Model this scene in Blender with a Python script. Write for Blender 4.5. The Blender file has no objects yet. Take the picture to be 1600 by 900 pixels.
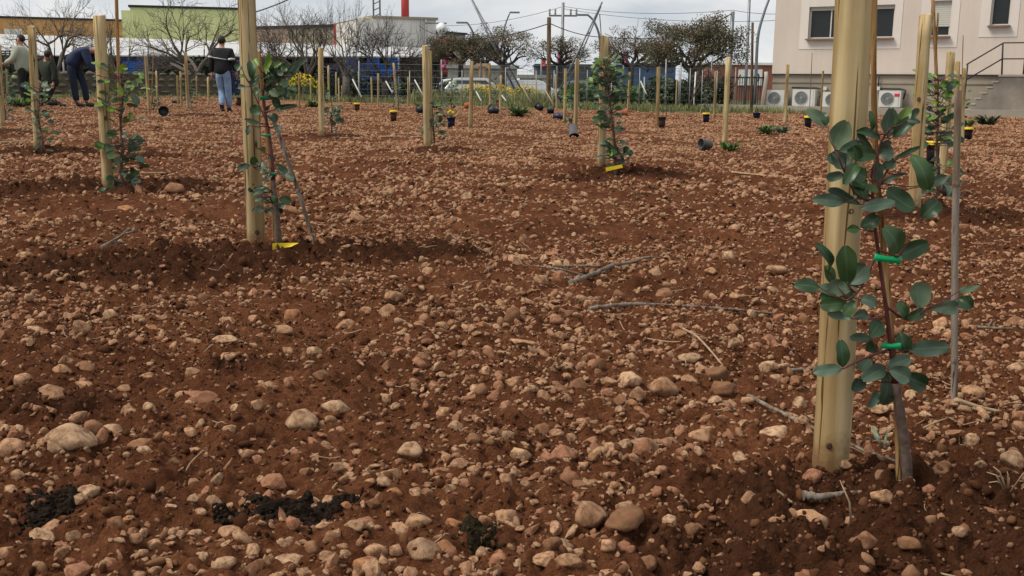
import bpy, bmesh, math, random
import numpy as np
from mathutils import Vector, Matrix

R = math.radians
random.seed(7)
rng = np.random.default_rng(11)
scene = bpy.context.scene
COL = scene.collection

# ------------------------------------------------------------------ camera
FPX, CW, CH = 1600.0, 1600.0, 900.0
PITCH, ROLL, CAMH = R(11.5), R(0.5), 0.9
cam_data = bpy.data.cameras.new('camera')
cam_data.sensor_width = 36.0
cam_data.lens = 36.0 * FPX / CW
cam_data.clip_start, cam_data.clip_end = 0.05, 2000.0
cam = bpy.data.objects.new('camera', cam_data)
COL.objects.link(cam)
CAM_ROT = Matrix.Rotation(R(90) - PITCH, 3, 'X') @ Matrix.Rotation(ROLL, 3, 'Z')
cam.matrix_world = Matrix.Translation((0, 0, CAMH)) @ CAM_ROT.to_4x4()
scene.camera = cam

# ------------------------------------------------------------------ world: overcast sky
SUN_EL, SUN_AZ = R(52), R(-105)
world = bpy.data.worlds.new('World')
scene.world = world
world.use_nodes = True
wn, wl = world.node_tree.nodes, world.node_tree.links
wn.clear()
w_out = wn.new('ShaderNodeOutputWorld')
w_bg = wn.new('ShaderNodeBackground')
w_sky = wn.new('ShaderNodeTexSky')
w_sky.sky_type = 'NISHITA'
w_sky.sun_disc = False
w_sky.sun_elevation = SUN_EL
w_sky.sun_rotation = SUN_AZ
w_sky.dust_density = 3.0
w_hsv = wn.new('ShaderNodeHueSaturation')
w_hsv.inputs['Saturation'].default_value = 0.3
w_hsv.inputs['Value'].default_value = 0.9
w_tc = wn.new('ShaderNodeTexCoord')
w_map = wn.new('ShaderNodeMapping')
w_map.inputs['Scale'].default_value = (1.0, 1.0, 3.2)
w_n = wn.new('ShaderNodeTexNoise')
w_n.inputs['Scale'].default_value = 3.4
w_n.inputs['Detail'].default_value = 7.0
w_n.inputs['Roughness'].default_value = 0.55
w_n.inputs['Distortion'].default_value = 0.4
w_r = wn.new('ShaderNodeValToRGB')
w_r.color_ramp.elements[0].position = 0.38
w_r.color_ramp.elements[0].color = (5.2, 5.7, 6.25, 1)
w_r.color_ramp.elements[1].position = 0.62
w_r.color_ramp.elements[1].color = (8.6, 8.6, 8.45, 1)
w_mix = wn.new('ShaderNodeMix')
w_mix.data_type = 'RGBA'
w_mix.inputs['Factor'].default_value = 0.88
wl.new(w_sky.outputs['Color'], w_hsv.inputs['Color'])
wl.new(w_tc.outputs['Generated'], w_map.inputs['Vector'])
wl.new(w_map.outputs['Vector'], w_n.inputs['Vector'])
wl.new(w_n.outputs['Fac'], w_r.inputs['Fac'])
wl.new(w_hsv.outputs['Color'], w_mix.inputs[6])
wl.new(w_r.outputs['Color'], w_mix.inputs[7])
wl.new(w_mix.outputs[2], w_bg.inputs['Color'])
w_bg.inputs['Strength'].default_value = 0.080
wl.new(w_bg.outputs['Background'], w_out.inputs['Surface'])

# soft sun behind the clouds
sun_data = bpy.data.lights.new('sun', 'SUN')
sun_data.energy = 2.2
sun_data.angle = R(24)
sun_data.color = (1.0, 0.93, 0.82)
sun = bpy.data.objects.new('sun', sun_data)
COL.objects.link(sun)
sd = Vector((math.sin(SUN_AZ) * math.cos(SUN_EL), math.cos(SUN_AZ) * math.cos(SUN_EL), math.sin(SUN_EL)))
sun.rotation_euler = sd.to_track_quat('Z', 'Y').to_euler()

scene.view_settings.view_transform = 'Standard'
scene.view_settings.look = 'None'
scene.view_settings.gamma = 1.0
scene.view_settings.exposure = 0.52
scene.view_settings.use_curve_mapping = False
scene.render.engine = 'CYCLES'
scene.cycles.use_denoising = True
scene.cycles.max_bounces = 5
scene.cycles.diffuse_bounces = 3
scene.cycles.transparent_max_bounces = 6

# ------------------------------------------------------------------ noise and ground height
def _hash(ix, iy, seed):
    h = (ix.astype(np.int64) * 374761393 + iy.astype(np.int64) * 668265263 + seed * 982451653) & 0xffffffff
    h = ((h ^ (h >> 13)) * 1274126177) & 0xffffffff
    h = h ^ (h >> 16)
    return (h & 0xffffff) / float(0xffffff)

def vnoise(x, y, seed=0):
    ix, iy = np.floor(x), np.floor(y)
    fx, fy = x - ix, y - iy
    ux, uy = fx * fx * fx * (fx * (fx * 6 - 15) + 10), fy * fy * fy * (fy * (fy * 6 - 15) + 10)
    a, b = _hash(ix, iy, seed), _hash(ix + 1, iy, seed)
    c, d = _hash(ix, iy + 1, seed), _hash(ix + 1, iy + 1, seed)
    return (a + (b - a) * ux) * (1 - uy) + (c + (d - c) * ux) * uy

def fbm(x, y, seed=0, oct=3, gain=0.5):
    s, amp, tot = 0.0, 1.0, 0.0
    for o in range(oct):
        s = s + amp * (vnoise(x * 2 ** o + 17.3 * o, y * 2 ** o - 9.1 * o, seed + o) - 0.5)
        tot += amp
        amp *= gain
    return s / tot * 2.0

def base_z(x, y):
    # the field falls gently from the left to the right
    xs = np.where(x > 0, 7.0 * np.tanh(x / 7.0), 14.0 * np.tanh(x / 14.0))
    s = np.clip((y - 44.0) / 8.0, 0, 1)
    return -0.0157 * xs - 0.55 * s * s * (3 - 2 * s)

def ray(px, py):
    d = CAM_ROT @ Vector(((px - CW / 2) / FPX, -(py - CH / 2) / FPX, -1.0))
    return d

def P(px, py, Y):
    """the point of the viewing ray through a photo pixel at the distance Y in front of the camera"""
    d = ray(px, py)
    t = Y / d.y
    return Vector((d.x * t, Y, CAMH + d.z * t))

MOUNDS = []
def g0(px, py):
    d = ray(px, py)
    z = 0.0
    for k in range(24):
        t = (z - CAMH) / d.z
        x, y = d.x * t, d.y * t
        zn = float(base_z(np.array([x]), np.array([y]))[0])
        for mx, my, rx, ry, hh in MOUNDS:
            q = ((x - mx) / rx) ** 2 + ((y - my) / ry) ** 2
            if q < 9:
                zn += hh * math.exp(-q * 1.1)
        z = 0.5 * z + 0.5 * zn
    return (d.x * t, d.y * t)

def pxm(y, z=0.0):
    """pixels of the photo per metre at distance y"""
    return FPX / (y * math.cos(PITCH) + CAMH * math.sin(PITCH))

# mounds of dug soil: (pixel x, pixel y, half width m, half depth m, height m)
MOUND_PX = [
    (1400, 790, 0.50, 0.30, 0.045), (1560, 880, 0.40, 0.25, 0.04), (1250, 870, 0.35, 0.18, 0.03),
    (330, 420, 0.75, 0.42, 0.06), (560, 405, 0.55, 0.35, 0.05), (690, 400, 0.35, 0.30, 0.03), (140, 430, 0.5, 0.3, 0.02),
    (175, 300, 0.75, 0.55, 0.07), (60, 300, 0.6, 0.5, 0.05), (255, 292, 0.5, 0.4, 0.04),
    (520, 215, 0.75, 0.75, 0.10), (690, 240, 0.5, 0.6, 0.09), (985, 275, 0.65, 0.55, 0.09), (905, 283, 0.4, 0.4, 0.04),
    (75, 242, 0.7, 0.6, 0.08), (20, 210, 0.7, 0.8, 0.10), (300, 183, 0.9, 1.0, 0.10), (360, 195, 0.5, 0.6, 0.06),
    (1500, 345, 0.8, 0.5, 0.06), (1410, 335, 0.5, 0.4, 0.05), (240, 247, 0.4, 0.4, 0.05),
    (380, 575, 0.14, 0.12, 0.012), (40, 640, 0.25, 0.15, 0.01),
]
MOUNDS = [g0(a, b) + (c, d, e * 0.6) for a, b, c, d, e in MOUND_PX]

def mound_mask(x, y):
    m = np.zeros_like(x)
    h = np.zeros_like(x)
    wob = 0.55 * fbm(x / 0.35, y / 0.35, 91, 3)
    for mx, my, rx, ry, hh in MOUNDS:
        q = ((x - mx) / rx) ** 2 + ((y - my) / ry) ** 2
        g = np.exp(-q * (1.0 - np.clip(wob, -0.5, 0.5)))
        m = np.maximum(m, np.clip((g - 0.30) / 0.4, 0, 1))
        h = h + hh * np.exp(-q * 1.1)
    return m, h

def H(x, y):
    x = np.asarray(x, dtype=float)
    y = np.asarray(y, dtype=float)
    m, mh = mound_mask(x, y)
    z = base_z(x, y) + mh
    k = np.clip((48.0 - y) / 10.0, 0, 1)          # rough soil only in the field
    z = z + k * (0.026 * fbm(x / 1.3, y / 1.3, 3, 2) + 0.034 * fbm(x / 0.33, y / 0.33, 5, 3))
    near = np.clip((16.0 - y) / 6.0, 0, 1)
    b1 = np.abs(fbm(x / 0.105, y / 0.105, 21, 3))
    b2 = np.abs(fbm(x / 0.040, y / 0.040, 33, 2))
    z = z + near * (1 + 0.8 * m) * (0.056 * (b1 - 0.2) + 0.028 * (b2 - 0.25))
    return z

def Hs(x, y):
    return float(H(np.array([x]), np.array([y]))[0])

def gp(px, py, dz=0.0):
    x, y = g0(px, py)
    return Vector((x, y, Hs(x, y) + dz))

# far edge of the ploughed soil
_EDGE = [g0(*q) for q in ((-250, 158), (0, 157), (150, 153), (300, 152), (600, 162), (900, 172), (1100, 177), (1350, 178), (1600, 180), (1800, 182))]
EDGE_X, EDGE_Y = np.array([e[0] for e in _EDGE]), np.array([e[1] for e in _EDGE])
def edge_y(x):
    return np.interp(x, EDGE_X, EDGE_Y)

# ------------------------------------------------------------------ materials
MATS = {}
def _mat(name):
    m = bpy.data.materials.new(name)
    m.use_nodes = True
    n, l = m.node_tree.nodes, m.node_tree.links
    b = n['Principled BSDF']
    MATS[name] = m
    return m, n, l, b

def mat(name, col, rough=0.7, metal=0.0, var=0.12, scale=6.0, bump=0.0, bscale=40.0, spec=0.35, trans=0.0):
    """colour with mottling, small per-object variation and optional relief"""
    if name in MATS:
        return MATS[name]
    m, n, l, b = _mat(name)
    b.inputs['Roughness'].default_value = rough
    b.inputs['Metallic'].default_value = metal
    b.inputs['Specular IOR Level'].default_value = spec
    tc = n.new('ShaderNodeTexCoord')
    ns = n.new('ShaderNodeTexNoise')
    ns.inputs['Scale'].default_value = scale
    ns.inputs['Detail'].default_value = 5
    l.new(tc.outputs['Object'], ns.inputs['Vector'])
    rp = n.new('ShaderNodeValToRGB')
    c = np.array(col)
    rp.color_ramp.elements[0].position = 0.3
    rp.color_ramp.elements[1].position = 0.7
    rp.color_ramp.elements[0].color = (*np.clip(c * (1 - var), 0, 1), 1)
    rp.color_ramp.elements[1].color = (*np.clip(c * (1 + var), 0, 1), 1)
    l.new(ns.outputs['Fac'], rp.inputs['Fac'])
    l.new(rp.outputs['Color'], b.inputs['Base Color'])
    if bump:
        n2 = n.new('ShaderNodeTexNoise')
        n2.inputs['Scale'].default_value = bscale
        n2.inputs['Detail'].default_value = 4
        l.new(tc.outputs['Object'], n2.inputs['Vector'])
        bp = n.new('ShaderNodeBump')
        bp.inputs['Strength'].default_value = bump
        bp.inputs['Distance'].default_value = 0.35 / bscale
        l.new(n2.outputs['Fac'], bp.inputs['Height'])
        l.new(bp.outputs['Normal'], b.inputs['Normal'])
    return m

def ramp(n, stops):
    r = n.new('ShaderNodeValToRGB')
    e = r.color_ramp.elements
    while len(e) < len(stops):
        e.new(0.5)
    for k, (p, c) in enumerate(stops):
        e[k].position = p
        e[k].color = (*c, 1)
    return r

def mixc(n, l, fac, a, b, mode='MIX'):
    m = n.new('ShaderNodeMix')
    m.data_type = 'RGBA'
    m.blend_type = mode
    for sock, v in ((m.inputs['Factor'], fac), (m.inputs[6], a), (m.inputs[7], b)):
        if isinstance(v, (int, float)):
            sock.default_value = v
        elif isinstance(v, tuple):
            sock.default_value = (*v, 1)
        else:
            l.new(v, sock)
    return m.outputs[2]

def noise_node(n, l, vec, scale, detail=4, rough=0.55):
    t = n.new('ShaderNodeTexNoise')
    t.inputs['Scale'].default_value = scale
    t.inputs['Detail'].default_value = detail
    t.inputs['Roughness'].default_value = rough
    l.new(vec, t.inputs['Vector'])
    return t.outputs['Fac']

SOIL_DRY, SOIL_MOIST = (0.158, 0.060, 0.027), (0.072, 0.0255, 0.0118)

def soil_material():
    m, n, l, b = _mat('red_soil')
    b.inputs['Roughness'].default_value = 0.95
    b.inputs['Specular IOR Level'].default_value = 0.05
    tc = n.new('ShaderNodeTexCoord')
    v = tc.outputs['Object']
    at = n.new('ShaderNodeAttribute')
    at.attribute_name = 'zone'
    sep = n.new('ShaderNodeSeparateColor')
    l.new(at.outputs['Color'], sep.inputs['Color'])
    fine = noise_node(n, l, v, 60, 6, 0.7)
    mid = noise_node(n, l, v, 5.5, 5)
    dry = ramp(n, [(0.3, (0.070, 0.027, 0.012)), (0.55, SOIL_DRY), (0.75, (0.28, 0.128, 0.060))])
    l.new(fine, dry.inputs['Fac'])
    damp = ramp(n, [(0.40, (0.15, 0.15, 0.15)), (0.62, (0.95, 0.95, 0.95))])
    dsum = n.new('ShaderNodeMath')
    dsum.operation = 'MULTIPLY_ADD'
    dsum.inputs[1].default_value = 0.5
    half = n.new('ShaderNodeMath')
    half.operation = 'MULTIPLY'
    half.inputs[1].default_value = 0.5
    l.new(noise_node(n, l, v, 1.25, 4), half.inputs[0])
    l.new(mid, dsum.inputs[0])
    l.new(half.outputs[0], dsum.inputs[2])
    l.new(dsum.outputs[0], damp.inputs['Fac'])
    c = mixc(n, l, damp.outputs['Color'], dry.outputs['Color'], SOIL_MOIST)
    grit = ramp(n, [(0.60, (1, 1, 1)), (0.68, (1.9, 2.0, 2.1))])
    l.new(noise_node(n, l, v, 190, 3, 0.6), grit.inputs['Fac'])
    c = mixc(n, l, 1.0, c, grit.outputs['Color'], 'MULTIPLY')
    moist = ramp(n, [(0.3, (0.032, 0.0125, 0.0065)), (0.7, (0.080, 0.032, 0.0155))])
    l.new(fine, moist.inputs['Fac'])
    c = mixc(n, l, sep.outputs['Red'], c, moist.outputs['Color'])
    # verge beyond the field: trodden earth with short grass
    vn = noise_node(n, l, v, 1.3, 5)
    vr = ramp(n, [(0.35, (0.050, 0.062, 0.022)), (0.55, (0.095, 0.095, 0.040)), (0.7, (0.16, 0.12, 0.07))])
    l.new(vn, vr.inputs['Fac'])
    c = mixc(n, l, sep.outputs['Green'], c, vr.outputs['Color'])
    l.new(c, b.inputs['Base Color'])
    bp = n.new('ShaderNodeBump')
    bp.inputs['Strength'].default_value = 0.9
    bp.inputs['Distance'].default_value = 0.006
    l.new(noise_node(n, l, v, 150, 6, 0.7), bp.inputs['Height'])
    bp2 = n.new('ShaderNodeBump')
    bp2.inputs['Strength'].default_value = 0.8
    bp2.inputs['Distance'].default_value = 0.03
    l.new(noise_node(n, l, v, 34, 5, 0.65), bp2.inputs['Height'])
    l.new(bp2.outputs['Normal'], bp.inputs['Normal'])
    l.new(bp.outputs['Normal'], b.inputs['Normal'])
    return m

def crumb_material():
    m, n, l, b = _mat('soil_crumb')
    b.inputs['Roughness'].default_value = 0.95
    b.inputs['Specular IOR Level'].default_value = 0.04
    oi = n.new('ShaderNodeObjectInfo')
    r = ramp(n, [(0.0, (0.042, 0.017, 0.009)), (0.45, (0.088, 0.037, 0.018)), (0.8, (0.16, 0.075, 0.038)), (1.0, (0.28, 0.155, 0.088))])
    l.new(oi.outputs['Random'], r.inputs['Fac'])
    l.new(r.outputs['Color'], b.inputs['Base Color'])
    tc = n.new('ShaderNodeTexCoord')
    bp = n.new('ShaderNodeBump')
    bp.inputs['Strength'].default_value = 1.0
    bp.inputs['Distance'].default_value = 0.0012
    l.new(noise_node(n, l, tc.outputs['Object'], 6, 5, 0.7), bp.inputs['Height'])
    l.new(bp.outputs['Normal'], b.inputs['Normal'])
    return m

def stone_material(name, stops, scale=1.0, dirt=0.55):
    """limestone: a colour per stone, blotches, pits and soil stuck on in patches"""
    m, n, l, b = _mat(name)
    b.inputs['Roughness'].default_value = 0.9
    b.inputs['Specular IOR Level'].default_value = 0.10
    oi = n.new('ShaderNodeObjectInfo')
    tc = n.new('ShaderNodeTexCoord')
    add = n.new('ShaderNodeVectorMath')
    add.operation = 'MULTIPLY_ADD'
    sc_ = n.new('ShaderNodeCombineXYZ')
    mul = n.new('ShaderNodeMath')
    mul.operation = 'MULTIPLY'
    mul.inputs[1].default_value = 57.0
    l.new(oi.outputs['Random'], mul.inputs[0])
    for k in range(3):
        l.new(mul.outputs[0], sc_.inputs[k])
    add.inputs[1].default_value = (scale,) * 3
    l.new(tc.outputs['Object'], add.inputs[0])
    l.new(sc_.outputs[0], add.inputs[2])
    v = add.outputs[0]
    r = ramp(n, stops)
    l.new(oi.outputs['Random'], r.inputs['Fac'])
    blot = noise_node(n, l, v, 1.6, 6, 0.65)
    br = ramp(n, [(0.28, (0.50, 0.44, 0.38)), (0.47, (0.92, 0.90, 0.87)), (0.60, (1, 1, 1)), (0.75, (1.16, 1.14, 1.08))])
    l.new(blot, br.inputs['Fac'])
    c = mixc(n, l, 1.0, r.outputs['Color'], br.outputs['Color'], 'MULTIPLY')
    dn = noise_node(n, l, v, 2.3, 5, 0.7)
    dr = n.new('ShaderNodeMapRange')
    dr.inputs['From Min'].default_value = dirt
    dr.inputs['From Max'].default_value = dirt + 0.22
    l.new(dn, dr.inputs['Value'])
    c = mixc(n, l, dr.outputs[0], c, (0.165, 0.078, 0.042))
    l.new(c, b.inputs['Base Color'])
    bp = n.new('ShaderNodeBump')
    bp.inputs['Strength'].default_value = 0.6
    bp.inputs['Distance'].default_value = 0.005
    l.new(noise_node(n, l, v, 5, 6, 0.7), bp.inputs['Height'])
    l.new(bp.outputs['Normal'], b.inputs['Normal'])
    return m

def wood_material(name, light, dark, knots=True, grain=26.0):
    m, n, l, b = _mat(name)
    b.inputs['Roughness'].default_value = 0.95
    b.inputs['Specular IOR Level'].default_value = 0.06
    tc = n.new('ShaderNodeTexCoord')
    oi = n.new('ShaderNodeObjectInfo')
    mp = n.new('ShaderNodeMapping')
    mp.inputs['Scale'].default_value = (1.0, 1.0, 0.05)
    l.new(tc.outputs['Object'], mp.inputs['Vector'])
    cx = n.new('ShaderNodeVectorMath')
    l.new(mp.outputs[0], cx.inputs[0])
    l.new(oi.outputs['Random'], cx.inputs[1])
    v = cx.outputs[0]
    g = noise_node(n, l, v, grain, 5, 0.6)
    big = noise_node(n, l, v, grain * 0.55, 2, 0.5)
    r = ramp(n, [(0.32, dark), (0.55, light), (0.8, tuple(min(1, x * 1.18) for x in light))])
    l.new(g, r.inputs['Fac'])
    r2 = ramp(n, [(0.42, (0.68, 0.61, 0.52)), (0.53, (1, 1, 1))])
    l.new(big, r2.inputs['Fac'])
    c = mixc(n, l, 1.0, r.outputs['Color'], r2.outputs['Color'], 'MULTIPLY')
    hv = n.new('ShaderNodeMapRange')
    hv.inputs['To Min'].default_value = 0.82
    hv.inputs['To Max'].default_value = 1.1
    l.new(oi.outputs['Random'], hv.inputs['Value'])
    cm = n.new('ShaderNodeCombineColor')
    for k in range(3):
        l.new(hv.outputs[0], cm.inputs[k])
    c = mixc(n, l, 1.0, c, cm.outputs[0], 'MULTIPLY')
    if knots:
        mp2 = n.new('ShaderNodeMapping')
        mp2.inputs['Scale'].default_value = (11.0, 11.0, 4.5)
        l.new(tc.outputs['Object'], mp2.inputs['Vector'])
        vo = n.new('ShaderNodeTexVoronoi')
        vo.inputs['Scale'].default_value = 1.0
        l.new(mp2.outputs[0], vo.inputs['Vector'])
        kr = ramp(n, [(0.055, (0, 0, 0)), (0.12, (1, 1, 1))])
        l.new(vo.outputs['Distance'], kr.inputs['Fac'])
        c = mixc(n, l, kr.outputs['Color'], (0.07, 0.04, 0.02), c)
    ck = n.new('ShaderNodeMapping')
    ck.inputs['Scale'].default_value = (1.0, 1.0, 0.022)
    l.new(tc.outputs['Object'], ck.inputs['Vector'])
    cn = noise_node(n, l, ck.outputs[0], grain * 3.2, 2, 0.5)
    cr = ramp(n, [(0.355, (0.30, 0.24, 0.18)), (0.385, (1, 1, 1))])
    l.new(cn, cr.inputs['Fac'])
    c = mixc(n, l, 1.0, c, cr.outputs['Color'], 'MULTIPLY')
    if knots:
        sx = n.new('ShaderNodeSeparateXYZ')
        l.new(tc.outputs['Object'], sx.inputs[0])
        hn = n.new('ShaderNodeMath')
        hn.operation = 'MULTIPLY_ADD'
        hn.inputs[1].default_value = 0.22
        l.new(noise_node(n, l, tc.outputs['Object'], 22, 5, 0.7), hn.inputs[0])
        l.new(sx.outputs[2], hn.inputs[2])
        mr = n.new('ShaderNodeMapRange')
        mr.inputs['From Min'].default_value = 0.20
        mr.inputs['From Max'].default_value = 0.11
        mr.inputs['To Max'].default_value = 0.75
        l.new(hn.outputs[0], mr.inputs['Value'])
        c = mixc(n, l, mr.outputs[0], c, (0.15, 0.07, 0.034))
    # damp weathered foot of stakes and blotches of grey-green treatment
    bl = noise_node(n, l, tc.outputs['Object'], 5.0, 4)
    br = ramp(n, [(0.45, (1, 1, 1)), (0.75, (0.80, 0.84, 0.70))])
    l.new(bl, br.inputs['Fac'])
    c = mixc(n, l, 1.0, c, br.outputs['Color'], 'MULTIPLY')
    l.new(c, b.inputs['Base Color'])
    bp = n.new('ShaderNodeBump')
    bp.inputs['Strength'].default_value = 0.35
    bp.inputs['Distance'].default_value = 0.004
    l.new(g, bp.inputs['Height'])
    l.new(bp.outputs['Normal'], b.inputs['Normal'])
    return m

def leaf_material(name, top, back, rough=0.38):
    m, n, l, b = _mat(name)
    b.inputs['Roughness'].default_value = rough
    b.inputs['Specular IOR Level'].default_value = 0.4
    oi = n.new('ShaderNodeObjectInfo')
    tc = n.new('ShaderNodeTexCoord')
    r = ramp(n, [(0.0, tuple(x * 0.65 for x in top)), (0.6, top), (1.0, (top[0] * 1.5, top[1] * 1.35, top[2] * 1.1))])
    l.new(oi.outputs['Random'], r.inputs['Fac'])
    blot = noise_node(n, l, tc.outputs['Object'], 30, 3)
    r3 = ramp(n, [(0.3, (0.75, 0.8, 0.75)), (0.7, (1.15, 1.1, 1.15))])
    l.new(blot, r3.inputs['Fac'])
    c = mixc(n, l, 1.0, r.outputs['Color'], r3.outputs['Color'], 'MULTIPLY')
    ra = n.new('ShaderNodeAttribute')
    ra.attribute_name = 'rib'
    rr_ = ramp(n, [(0.86, (0, 0, 0)), (1.0, (0.22, 0.22, 0.22))])
    l.new(ra.outputs['Fac'], rr_.inputs['Fac'])
    c = mixc(n, l, rr_.outputs['Color'], c, tuple(min(1, x * 2.2) for x in back))
    ge = n.new('ShaderNodeNewGeometry')
    c = mixc(n, l, ge.outputs['Backfacing'], c, back)
    l.new(c, b.inputs['Base Color'])
    tr = n.new('ShaderNodeBsdfTranslucent')
    l.new(c, tr.inputs['Color'])
    mx = n.new('ShaderNodeMixShader')
    mx.inputs[0].default_value = 0.15
    l.new(b.outputs[0], mx.inputs[1])
    l.new(tr.outputs[0], mx.inputs[2])
    l.new(mx.outputs[0], n['Material Output'].inputs['Surface'])
    return m

soil_material()
crumb_material()
TAN, PALE, RED, GREY, BROWN, ORANGE = (0.43, 0.252, 0.145), (0.485, 0.320, 0.196), (0.34, 0.160, 0.092), (0.345, 0.220, 0.135), (0.25, 0.130, 0.070), (0.42, 0.198, 0.092)
stone_material('stone_mixed', [(0.0, BROWN), (0.18, RED), (0.34, (0.37, 0.20, 0.115)), (0.55, TAN), (0.74, (0.47, 0.285, 0.17)), (0.88, (0.39, 0.245, 0.15)), (1.0, PALE)], 1.0, 0.44)
for _nm, _c in (('tan', TAN), ('pale', PALE), ('red', RED), ('grey', GREY), ('brown', BROWN), ('orange', ORANGE)):
    stone_material('stone_' + _nm, [(0.0, tuple(x * 0.82 for x in _c)), (1.0, tuple(min(1, x * 1.15) for x in _c))], 1.0, 0.43)
wood_material('stake_wood', (0.47, 0.362, 0.205), (0.34, 0.25, 0.132))
wood_material('stick_wood', (0.36, 0.22, 0.10), (0.22, 0.12, 0.05), False, 60)
wood_material('cane_wood', (0.25, 0.21, 0.18), (0.15, 0.12, 0.10), False, 60)
wood_material('pole_wood', (0.13, 0.085, 0.055), (0.06, 0.04, 0.028), False, 30)
leaf_material('carob_leaf', (0.034, 0.076, 0.028), (0.085, 0.125, 0.070))
leaf_material('carob_leaf_blue', (0.085, 0.135, 0.088), (0.11, 0.15, 0.10), 0.5)  # blue-grey leaf tone, brightened to put bluish highlights into the colour
leaf_material('carob_leaf_young', (0.13, 0.22, 0.03), (0.14, 0.22, 0.05))
leaf_material('weed_leaf', (0.075, 0.145, 0.03), (0.07, 0.12, 0.04), 0.6)
leaf_material('tree_leaf', (0.125, 0.118, 0.075), (0.09, 0.085, 0.04), 0.7)
leaf_material('hedge_leaf', (0.020, 0.034, 0.012), (0.03, 0.045, 0.02), 0.6)
leaf_material('rust_leaf', (0.165, 0.128, 0.085), (0.15, 0.09, 0.04), 0.7)
mat('bark_grey', (0.115, 0.095, 0.080), 0.9, var=0.35, scale=20, bump=0.6, bscale=60)
mat('bark_dark', (0.055, 0.045, 0.038), 0.9, var=0.35, scale=8)
mat('sapling_bark', (0.10, 0.066, 0.05), 0.8, var=0.4, scale=60, bump=0.6, bscale=150)
mat('young_stem', (0.085, 0.022, 0.018), 0.5, var=0.3, scale=40)
mat('compost', (0.018, 0.012, 0.0085), 0.95, var=0.6, scale=120, bump=1.0, bscale=160, spec=0.03)
mat('pot_black', (0.012, 0.013, 0.017), 0.45, var=0.2)
mat('pot_grey', (0.085, 0.082, 0.080), .55, var=.2)
mat('pot_brown', (0.06, 0.032, 0.024), 0.5, var=0.2)
mat('pot_navy', (0.012, 0.014, 0.045), 0.45, var=0.2)
mat('terracotta', (0.33, 0.10, 0.05), 0.85, var=0.2)
mat('tag_yellow', (0.78, 0.56, 0.02), 0.5, var=0.05)
mat('tape_teal', (0.01, 0.16, 0.075), 0.4, var=0.15)
mat('tape_green', (0.0, 0.33, 0.11), 0.4, var=0.1)
mat('straw', (0.34, 0.235, 0.14), 0.9, var=0.3, scale=30)
mat('flower_yellow', (0.80, 0.60, 0.02), 0.7, var=0.15)
mat('metal_grey', (0.20, 0.215, 0.225), 0.5, 0.6, var=0.15)
mat('metal_dark', (0.03, 0.03, 0.035), 0.5, 0.4, var=0.2)
mat('galvanised', (0.26, 0.27, 0.27), 0.5, 0.5, var=0.15)
mat('white_paint', (0.75, 0.75, 0.74), 0.6, var=0.05)

# ------------------------------------------------------------------ mesh helpers
class MB:
    def __init__(self):
        self.v, self.f, self.s = [], [], []
    def box(self, c, d, rz=0.0):
        cx, cy, cz = c
        hx, hy, hz = d[0] / 2, d[1] / 2, d[2] / 2
        k = len(self.v)
        co, si = math.cos(rz), math.sin(rz)
        for sx, sy, sz in ((-1, -1, -1), (1, -1, -1), (1, 1, -1), (-1, 1, -1), (-1, -1, 1), (1, -1, 1), (1, 1, 1), (-1, 1, 1)):
            x, y = sx * hx, sy * hy
            self.v.append((cx + x * co - y * si, cy + x * si + y * co, cz + sz * hz))
        for q in ((0, 3, 2, 1), (4, 5, 6, 7), (0, 1, 5, 4), (1, 2, 6, 5), (2, 3, 7, 6), (3, 0, 4, 7)):
            self.f.append(tuple(k + i for i in q))
            self.s.append(False)
        return self
    def tube(self, pts, rad, sides=8, cap=True, jitter=0.0, smooth=True):
        pts = [Vector(p) for p in pts]
        if not hasattr(rad, '__len__'):
            rad = [rad] * len(pts)
        k = len(self.v)
        up = None
        for i, p in enumerate(pts):
            t = (pts[min(i + 1, len(pts) - 1)] - pts[max(i - 1, 0)])
            t = t.normalized() if t.length > 1e-9 else Vector((0, 0, 1))
            if up is None:
                up = Vector((1, 0, 0)) if abs(t.x) < 0.9 else Vector((0, 1, 0))
            a = (up - t * up.dot(t)).normalized()
            up = a
            b = t.cross(a)
            for j in range(sides):
                w = 2 * math.pi * j / sides
                r = rad[i] * (1 + (random.uniform(-jitter, jitter) if jitter else 0))
                self.v.append(tuple(p + a * (r * math.cos(w)) + b * (r * math.sin(w))))
        n = len(pts)
        for i in range(n - 1):
            for j in range(sides):
                j2 = (j + 1) % sides
                self.f.append((k + i * sides + j, k + i * sides + j2, k + (i + 1) * sides + j2, k + (i + 1) * sides + j))
                self.s.append(smooth)
        if cap and sides > 2:
            self.f.append(tuple(k + j for j in range(sides))[::-1])
            self.f.append(tuple(k + (n - 1) * sides + j for j in range(sides)))
            self.s += [False, False]
        return self
    def poly(self, pts, smooth=False):
        k = len(self.v)
        self.v += [tuple(p) for p in pts]
        self.f.append(tuple(range(k, k + len(pts))))
        self.s.append(smooth)
        return self
    def lathe(self, prof, sides=20, c=(0, 0, 0), smooth=True):
        k = len(self.v)
        for r, z in prof:
            for j in range(sides):
                w = 2 * math.pi * j / sides
                self.v.append((c[0] + r * math.cos(w), c[1] + r * math.sin(w), c[2] + z))
        for i in range(len(prof) - 1):
            for j in range(sides):
                j2 = (j + 1) % sides
                self.f.append((k + i * sides + j, k + i * sides + j2, k + (i + 1) * sides + j2, k + (i + 1) * sides + j))
                self.s.append(smooth)
        return self
    def mesh(self, name, m=None):
        me = bpy.data.meshes.new(name)
        me.from_pydata(self.v, [], self.f)
        me.polygons.foreach_set('use_smooth', self.s)
        if m:
            me.materials.append(MATS[m])
        if getattr(self, 'rib', None):
            me.attributes.new('rib', 'FLOAT', 'POINT').data.foreach_set('value', self.rib)
        me.update()
        return me
    def build(self, name, m, parent=None, loc=None):
        return link(name, self.mesh(name, m), parent, loc)

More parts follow.
